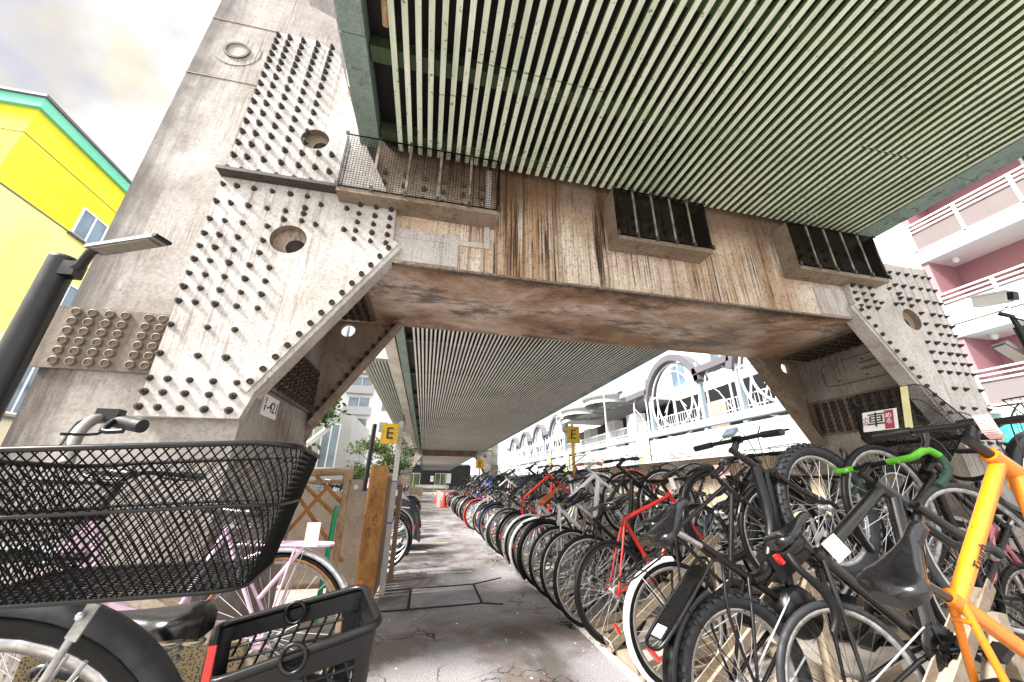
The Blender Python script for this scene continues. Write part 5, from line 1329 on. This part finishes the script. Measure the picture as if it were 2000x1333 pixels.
for i, k in enumerate(order):
    col_, desc, kw = KINDS[k]; hi = i % 2
    kw = dict(kw); kw['steer'] = 0
    bicycle('%s %s, %s after the high red framed bicycle' % (col_, desc, ORD[i]), 1.35 + rng.uniform(-.06, .14), y, rng.uniform(-6, 14), (33 if hi else 13) + rng.uniform(-5, 4), rng.uniform(.88, 1.03), rng.uniform(-8, 8), 0, GA, far=y > 9, **kw)
    y += rng.uniform(.34, .42)
# ---------------------------------------------------------------- back right row, facing the path
order = [0, 2, 2, 2, 0, 4, 2, 0, 1, 2, 5, 0, 2, 1, 0, 3, 2, 0, 6, 2, 0, 4, 2, 0, 1, 2, 0, 2]
y = 1.2; BR = []
LOOK = {0: 'black basket bicycle', 1: 'silver basket bicycle', 2: 'dark flat bar bicycle', 3: 'white framed bicycle', 4: 'navy city bicycle', 5: 'red city bicycle', 6: 'brown drop bar bicycle', 7: 'blue bicycle'}
for i, k in enumerate(order):
    kw = dict(KINDS[k][2])
    if i == 1: kw = dict(fc='salmon', frame='step', guard='alloy_dull', bar='city', basket=None, sz=.1)
    if i == 2: kw = dict(kw, tw=.03, knob=True)
    lab = '%s in the back row facing the path, %s from the near end' % ('salmon pink city bicycle' if i == 1 else LOOK[k], ORD[i])
    bicycle(lab, 3.78 + rng.uniform(-.08, .08), y, 180 + rng.uniform(-8, 6), (33 if i % 2 == 0 else 13) + rng.uniform(-3, 3), rng.uniform(.95, 1), rng.uniform(-3, 3), 0, GB, far=y > 7, **kw)
    y += rng.uniform(.36, .46)
# ---------------------------------------------------------------- expanded metal baskets
def diamond_basket(rim, floor, cell, th, wires=(.5,), hoop=.004, seg=8):
    """rim, floor: closed loops of the same length in order; open mesh of crossing diagonals between them"""
    b = MB(); n = len(rim); rim = [Vector(p) for p in rim]; floor = [Vector(p) for p in floor]
    Ls = [0]
    for i in range(n): Ls.append(Ls[-1] + (rim[(i + 1) % n] - rim[i]).length)
    T = Ls[-1]
    def lp(loop, s):
        s = s % T
        for i in range(n):
            if s <= Ls[i + 1] + 1e-9:
                f = (s - Ls[i]) / max(1e-9, Ls[i + 1] - Ls[i]); return loop[i].lerp(loop[(i + 1) % n], f)
        return loop[0].copy()
    H = (rim[0] - floor[0]).length; k = int(T / cell); run = H * .75
    for i in range(k):
        for sg in (-1, 1):
            b.tube([lp(floor, i * T / k + sg * run * t / seg).lerp(lp(rim, i * T / k + sg * run * t / seg), t / seg) for t in range(seg + 1)], th, 3, False)
    hp = MB()
    hp.tube(rim, hoop, 6, closed=True); hp.tube(floor, hoop * .8, 6, closed=True)
    for f in wires: hp.tube([floor[i].lerp(rim[i], f) for i in range(n)], hoop * .75, 5, closed=True)
    # floor mesh: diagonals clipped to the floor loop
    c = sum(floor, Vector()) / n; u = (floor[n // 4] - floor[0]); u = (floor[1] - floor[0]).normalized(); nz = Vector((0, 0, 0))
    for i in range(n): nz += (floor[i] - c).cross(floor[(i + 1) % n] - c)
    nz.normalize(); v = nz.cross(u); P2 = [((p - c).dot(u), (p - c).dot(v)) for p in floor]
    for ang in (.9, -.9):
        d = (cos(ang), sin(ang)); nn = (-d[1], d[0]); off = [p[0] * nn[0] + p[1] * nn[1] for p in P2]; o_ = min(off) + cell / 2
        while o_ < max(off):
            hits = []
            for i in range(n):
                a0, a1 = off[i] - o_, off[(i + 1) % n] - o_
                if a0 * a1 < 0:
                    f = a0 / (a0 - a1); q = floor[i].lerp(floor[(i + 1) % n], f); hits.append(q)
            if len(hits) == 2: b.tube(hits, th, 3, False)
            o_ += cell
    return b, hp
def rloop(cx, cy, hx, hy, z, r, ang=0, zf=None, n=5):
    pts = []
    for sx, sy, a0 in ((1, 1, 0), (-1, 1, 90), (-1, -1, 180), (1, -1, 270)):
        for i in range(n):
            a = R(a0 + 90 * i / (n - 1)); x, y_ = sx * (hx - r) + r * cos(a), sy * (hy - r) + r * sin(a)
            X, Y = cx + x * cos(ang) - y_ * sin(ang), cy + x * sin(ang) + y_ * cos(ang)
            pts.append((X, Y, z + (zf(x, y_) if zf else 0)))
    return pts
# basket with a sticker on the raised bicycle beside the green taped bars
o, mx = STK
rim = rloop(1.05, 0, .19, .20, 1.0, .05); flo = rloop(1.02, 0, .135, .145, .74, .04)
b, hp = diamond_basket(rim, flo, .011, .0012, (.35, .68), .0035)
bpart(o, mx, 'basket', b, 'mesh_wire'); bpart(o, mx, 'basket_hoop', hp, 'black_matt')
def sd(w_, v): return Vector((1.157 + (v - .74) * .325, w_, v))
yv = (sd(0, .9) - sd(0, .8)).normalized(); nv = Vector((yv.z, 0, -yv.x))
def plate_on(u0, u1, v0, v1, d): q = [sd(u0, v0) + nv * d, sd(u1, v0) + nv * d, sd(u1, v1) + nv * d, sd(u0, v1) + nv * d]; return MB().prism(q, nv * .0015)
bpart(o, mx, 'sticker', plate_on(-.105, .075, .755, .875, .004), 'paper_white'); bpart(o, mx, 'red_panel', plate_on(.012, .058, .76, .868, .007), 'ink_red')
text('lettering', '車', .10, M['ink'], o, frame_m(sd(-.032, .815) + nv * .0085, (0, 1, 0), yv)); text('lettering', 'め\nる', .036, M['paper_white'], o, frame_m(sd(.035, .818) + nv * .011, (0, 1, 0), yv)); text('lettering', '小\n川', .03, M['ink_red'], o, frame_m(sd(-.088, .815) + nv * .0085, (0, 1, 0), yv))
bpart(o, mx, 'yellow_strap', plate_on(.105, .14, .745, .995, .004), 'poster_y')
# ---------------------------------------------------------------- left foreground
fa = Vector((-.665, .85, .49)); h = 10; p = 10
ra = fa - Vector((cos(R(h)) * cos(R(p)), sin(R(h)) * cos(R(p)), sin(R(p)))) * 1.02
o, mx = bicycle('nearest left bicycle with a huge black mesh basket and dusty grey mudguard', ra.x, ra.y, h, p, 1.0, 0, ra.z - .325, GL, r=.325, tw=.02, fc='black_gloss', frame='step', guard=None, bar='city', barm='alloy_dull', springs=True, sz=.1, carrier='alloy_dull', rim='alloy', stand=False)
b = guard_mb(.322, R(-28), R(128), 1.02, .034, 30); bpart(o, mx, 'mudguard', b, 'rubber_grey')
b = guard_mb(.325, R(60), R(205), 0, .03); bpart(o, mx, 'mudguard', b, 'rubber_grey')
# basket stay with its flat tab
b = MB(); A, B2, C2 = at(200, 1160, 'Y', .76), at(140, 1245, 'Y', .765), at(40, 1400, 'Y', .78)
b.tube([A, at(185, 1185, 'Y', .76)], .004, 6); b.beam(at(187, 1178, 'Y', .757), at(138, 1250, 'Y', .762), .016, .004, (0, -1, 0)); b.tube([B2, C2], .0055, 8)
for (u0, u1) in (((131, 1282), (85, 1345)), ((168, 1292), (125, 1345))): b.tube([at(*u0, 'Y', .80), at(*u1, 'Y', .80)], .0035, 6)
bpart(o, mx, 'basket_stay', b, 'alloy_dull', True)
b = MB(); b.ell(at(155, 1205, 'Y', .752), (.006, .004, .006), 8, 6); bpart(o, mx, 'stay_bolt', b, 'alloy', True)
def zr(x, y_): return .014 - max(0, .02 - x) * .17 + x * -.02
rim = rloop(-.425, .80, .205, .17, 1.046, .06, R(8), zr); flo = rloop(-.42, .80, .158, .125, .855, .045, R(8))
b, hp = diamond_basket(rim, flo, .0135, .00125, (.56,), .0042)
bpart(o, mx, 'basket', b, 'mesh_wire', True); bpart(o, mx, 'basket_hoop', hp, 'black_matt', True)
# bell and grip seen over the rim
g0, g1 = at(225, 822, 'Y', 1.05), at(278, 833, 'Y', 1.03)
b = MB(); b.cyl(g0, g1, .0155, 14); bpart(o, mx, 'grip', b, 'rubber_grey', True)
b = MB(); b.tube(smooth([at(130, 905, 'Y', .96), at(150, 850, 'Y', .98), at(180, 822, 'Y', 1.02), at(205, 818, 'Y', 1.05), g0]), .0115, 10); bpart(o, mx, 'handlebar_side', b, 'lamp_grey', True)
b = MB(); q = at(215, 812, 'Y', 1.045); b.box(q - Vector((.022, .012, .012)), q + Vector((.022, .012, .014))); b.tube(smooth([at(222, 822, 'Y', 1.03), at(200, 842, 'Y', 1.0), at(240, 842, 'Y', .99)]), .006, 6); bpart(o, mx, 'bell', b, 'plastic', True)
b = MB(); b.tube(smooth([at(205, 815, 'Y', 1.04), at(160, 822, 'Y', 1.02), at(140, 838, 'Y', 1.0), at(118, 870, 'Y', .95)]), .003, 6); b.tube(smooth([at(220, 830, 'Y', 1.03), at(190, 848, 'Y', 1.0), at(120, 848, 'Y', .9)]), .003, 6); bpart(o, mx, 'brake_cable', b, 'ink', True)

# second left bicycle with the black plastic rear basket
o, mx = bicycle('left bicycle with a glossy black saddle and black plastic rear basket', -.27, 1.03, 181, 0, .93, 0, 0, GL, r=.33, fc='black_gloss', frame='step', guard='black_matt', carrier=None, bar='city', sz=.035, springs=True)
def plastic_basket(o, mx):
    tl, tr = at(425, 1218, 'Y', 1.14), at(712, 1140, 'Y', 1.16)
    nr, nl = at(745, 1212, 'Y', .90), at(400, 1335, 'Y', .87)
    top = [Vector(q) for q in (tl, tr, nr, nl)]
    c = sum(top, Vector()) / 4
    bot = [Vector((c.x + (q.x - c.x) * .86, c.y + (q.y - c.y) * .84, .46)) for q in top]
    b = MB()
    # rolled rim
    def rnd(loop, r):
        out = []
        for i in range(4):
            a, q, d = loop[i - 1], loop[i], loop[(i + 1) % 4]
            u, v = (a - q).normalized() * r, (d - q).normalized() * r
            for t in range(5):
                f = t / 4; out.append((q + u) * (1 - f) ** 2 + q * 2 * f * (1 - f) + (q + v) * f ** 2)
        return out
    lt = rnd(top, .035); lb = rnd(bot, .03)
    # bulge of the long sides
    def bulge(P): return P
    b.tube([q - Vector((0, 0, .006)) for q in lt], .0085, 8, closed=True)
    rim = bpart(o, mx, 'basket_rim', b, 'plastic', True)
    b = MB(); n = len(lt)
    def pt(s, t): i = int(s) % n; f = s - int(s); return lt[i].lerp(lt[(i + 1) % n], f).lerp(lb[i].lerp(lb[(i + 1) % n], f), t)
    # solid bands top and bottom, corner posts, lattice between
    def band(t0, t1):
        rows = [[pt(s, t) for s in range(n)] for t in (t0, t1)]; b.grid(rows, True, True)
        rows = [[pt(s, t) + (c - pt(s, t)).normalized() * .004 for s in range(n)] for t in (t1, t0)]; b.grid(rows, True, True)
    band(0, .17); band(.86, 1)
    for i in range(4):
        k = i * 5
        for t in range(6):
            t0, t1 = .17 + .69 * t / 6, .17 + .69 * (t + 1) / 6
            b.grid([[pt(k + j, tt) for j in range(5)] for tt in (t0, t1)])
        A = k + 4; 
        L = (lt[(k + 5) % n] - lt[(k + 4) % n]).length; m_ = max(3, int(L / .03))
        for j in range(7):
            tt = .17 + .69 * (j + .5) / 7.2
            b.tube([pt(A + f / 10 * .999, tt) for f in range(11)], .0032, 4, False)
        for j in range(-3, m_ + 1):
            f0 = j / m_; f1 = f0 + 2.6 / m_
            seg = []
            for q in range(7):
                f = f0 + (f1 - f0) * q / 6
                if 0 <= f <= 1: seg.append(pt(A + f * .999, .86 - .69 * q / 6))
            if len(seg) > 1: b.tube(seg, .0032, 4, False)
    b.add(lb, [tuple(range(n))])
    bk = bpart(o, mx, 'rear_basket', b, 'plastic', True)
    # grip ring in each long side
    for i, (px, py, yy) in enumerate(((577, 1197, 1.13), (573, 1286, .872))):
        q = at(px, py, 'Y', yy); b = MB(); b.lathe([(.021 + .004 * cos(2 * pi * k / 8), .006 * sin(2 * pi * k / 8)) for k in range(8)], q, (0.1, 1, 0), 24, closed=True); bpart(o, mx, 'basket_ring', b, 'plastic', True)
        b = MB(); b.lathe([(0, 0), (.022, 0)], q + Vector((0, .006 if i else -.006, 0)), (0, 1, 0), 20)
plastic_basket(o, mx)
q0, q1 = at(416, 1262, 'Y', .84), at(398, 1345, 'Y', .84)
b = MB(); b.beam(q0, q1, .012, .003, (0, -1, 0)); bpart(o, mx, 'red_strip', b, 'reflector_red', True)

# pink bicycle before the fence
o, mx = bicycle('pale pink city bicycle with tan tyre walls before the rusty fence', -.60, 2.10, 180, 2, .95, 0, .07, GL, r=.335, tw=.017, fc='pink', frame='step', guard='alloy', carrier='pink', bar='city', basket='black_matt', saddle='leather', springs=True, sz=.08, chaincase='pink', tyre='rubber')
rp = root_parts[o.name]
b = MB(); b.lathe([(.335 - .02, .0172), (.335 - .034, .0135), (.335 - .034, -.0135), (.335 - .02, -.0172)], (0, 0, .335), (0, 1, 0), 40, closed=True); bpart(o, mx, 'tan_sidewall', b, 'tan_wall')
b = MB(); q = at(612, 1035, 'Y', 2.03); b.box(q + Vector((-.03, 0, -.07)), q + Vector((.028, .003, .03))); tg = bpart(o, mx, 'paper_tag', b, 'paper_pink', True)
b = MB(); p0, p1 = at(592, 1070, 'Y', 2.05), at(505, 1170, 'Y', 2.05); b.tube([p0, p1], .009, 8); bpart(o, mx, 'carrier_strut', b, 'pink', True)
# low small wheeled bicycle seen under the wheel of the first
bicycle('low bicycle with a blue grey saddle below the front wheel of the basket bicycle', -.58, 1.42, 180, 0, .80, 0, -.02, GL, r=.27, fc='navy', frame='step', guard='navy', bar='city', sz=-.06, springs=True)
b = MB(); b.box((-1.06, 1.55, .20), (-.50, 1.58, .54)); 
pt_ = tag(b.build('perforated_panel', M['perf']), 'tan perforated metal panel behind the left bicycle saddles', 'panel')

# left row further along the path
b = MB(); rows = []
for i, (xx, wz) in enumerate(((-1.62, .5), (-1.7, .85), (-1.35, 1.02), (-1.05, .95), (-.8, .9), (-.45, .80), (-.08, .68), (.0, .3))):
    row = []
    for k in range(13):
        u = -1 + 2 * k / 12; sag = .04 * sin(k * 2.1 + i * 1.7)
        row.append((xx + .02 * sin(k * 1.3), 7.3 + u * (.16 + .18 * abs(u)) + sag, max(.12 + .08 * sin(i * 2.3 + k), wz * (1 - abs(u) ** 1.8 * .8))))
    rows.append(row)
b.grid(rows); sh = b.build('bike_cover', M['cover']); tag(sh, 'dark crumpled bicycle cover hanging over a bicycle at the left path edge', 'bicycle cover')
md = sh.modifiers.new('thick', 'SOLIDIFY'); md.thickness = .006; md = sh.modifiers.new('soft', 'SUBSURF'); md.levels = 2; md.render_levels = 2
b = MB(); rows = []
for i, (xx, wz) in enumerate(((-1.6, .5), (-1.4, 1.0), (-1.0, 1.08), (-.6, .92), (-.25, .75), (-.12, .3))):
    rows.append([(xx, 8.6 + (-1 + 2 * k / 10) * (.2 + .1 * abs(-1 + 2 * k / 10)) + .03 * sin(k * 2 + i), max(.2, wz * (1 - abs(-1 + 2 * k / 10) ** 2 * .7))) for k in range(11)])
b.grid(rows); sh = b.build('bike_cover', M['cover_silver']); tag(sh, 'silver grey bicycle cover just beyond the dark one', 'bicycle cover')
md = sh.modifiers.new('thick', 'SOLIDIFY'); md.thickness = .006; md = sh.modifiers.new('soft', 'SUBSURF'); md.levels = 2; md.render_levels = 2
y = 5.5
for i, k in enumerate((0, 2, 1, 0, 4, 2, 0, 3, 2, 0, 1, 2)):
    if i == 3: y = 9.3
    bicycle('%s %s on the left, %s beyond the board fence' % (KINDS[k][0], KINDS[k][1], ORD[i]), -.42 + rng.uniform(-.05, .03), y, 180 + rng.uniform(-8, 8), rng.uniform(4, 12), .97, rng.uniform(-3, 3), 0, GL, far=True, **KINDS[k][2]); y += rng.uniform(.45, .6)

# ---------------------------------------------------------------- racks
def rack(label, y0, n, x0, dirn, group, pitch=.385):
    t = thing('bicycle_rack', label, 'bicycle rack', (x0, y0, 0), 0, group)
    X = lambda d: x0 + dirn * d
    for i in range(n):
        y = y0 + i * pitch; hi = i % 2
        b = MB(); z1 = .60 if hi else .16; d1 = 1.05
        for s in (-.034, .034): b.beam((X(-.02), y + s, .035), (X(d1), y + s + .16 * (1 if dirn > 0 else 0), z1 + .035), .006, .05)
        b.beam((X(-.02), y, .012), (X(d1), y + (.16 if dirn > 0 else 0), z1 + .012), .068, .006)
        pw(b.build('wheel_channel', M['rack']), t)
        if hi: b = MB(); b.beam((X(.95), y + .1, 0), (X(.95), y + .1, .55), .05, .05, (0, 1, 0)); b.beam((X(.5), y + .06, .02), (X(.93), y + .1, .5), .04, .04); pw(b.build('support', M['rack']), t)
        b = MB(); b.tube([(X(-.01), y - .05, .03), (X(-.03), y - .045, .075), (X(-.03), y + .045, .075), (X(-.01), y + .05, .03)], .004, 6); pw(b.build('wheel_stop', M['pole_grey']), t)
    L = (n - 1) * pitch
    for d, z, hh in ((.06, .012, .02), (.55, .02, .04), (1.0, .03, .05)):
        b = MB(); b.box((X(d) - .045, y0 - .15, z - hh / 2), (X(d) + .045, y0 + L + .2, z + hh / 2)); pw(b.build('cross_rail', M['rack']), t)
    for k in range(0, n, 2):
        b = MB(); yy = y0 + k * pitch; b.beam((X(.05), yy - .1, .028), (X(1.0), yy + .32, .045), .07, .012); pw(b.build('diagonal_rail', M['rack']), t)
for k in range(6):
    rack('cream steel bicycle rack along the right kerb, %s from the near corner' % ORD[k], .80 + k * 3.1, 8, 1.27, 1, 'bicycle racks on the right')
for k in range(4):
    rack('cream steel rack in the back row, %s from the near corner' % ORD[k], 1.2 + k * 3.9, 10, 4.3, -1, 'bicycle racks on the right')
rack('cream steel rack under the left foreground bicycles', .8, 4, -.15, -1, 'bicycle racks on the left', .42)
print([o['label'] for o in bpy.data.objects if 'label' in o and len(o['label'].split()) > 16])
print('bicycles', NB[0], 'objects', len(bpy.data.objects), 'verts', sum(len(m.vertices) for m in bpy.data.meshes))
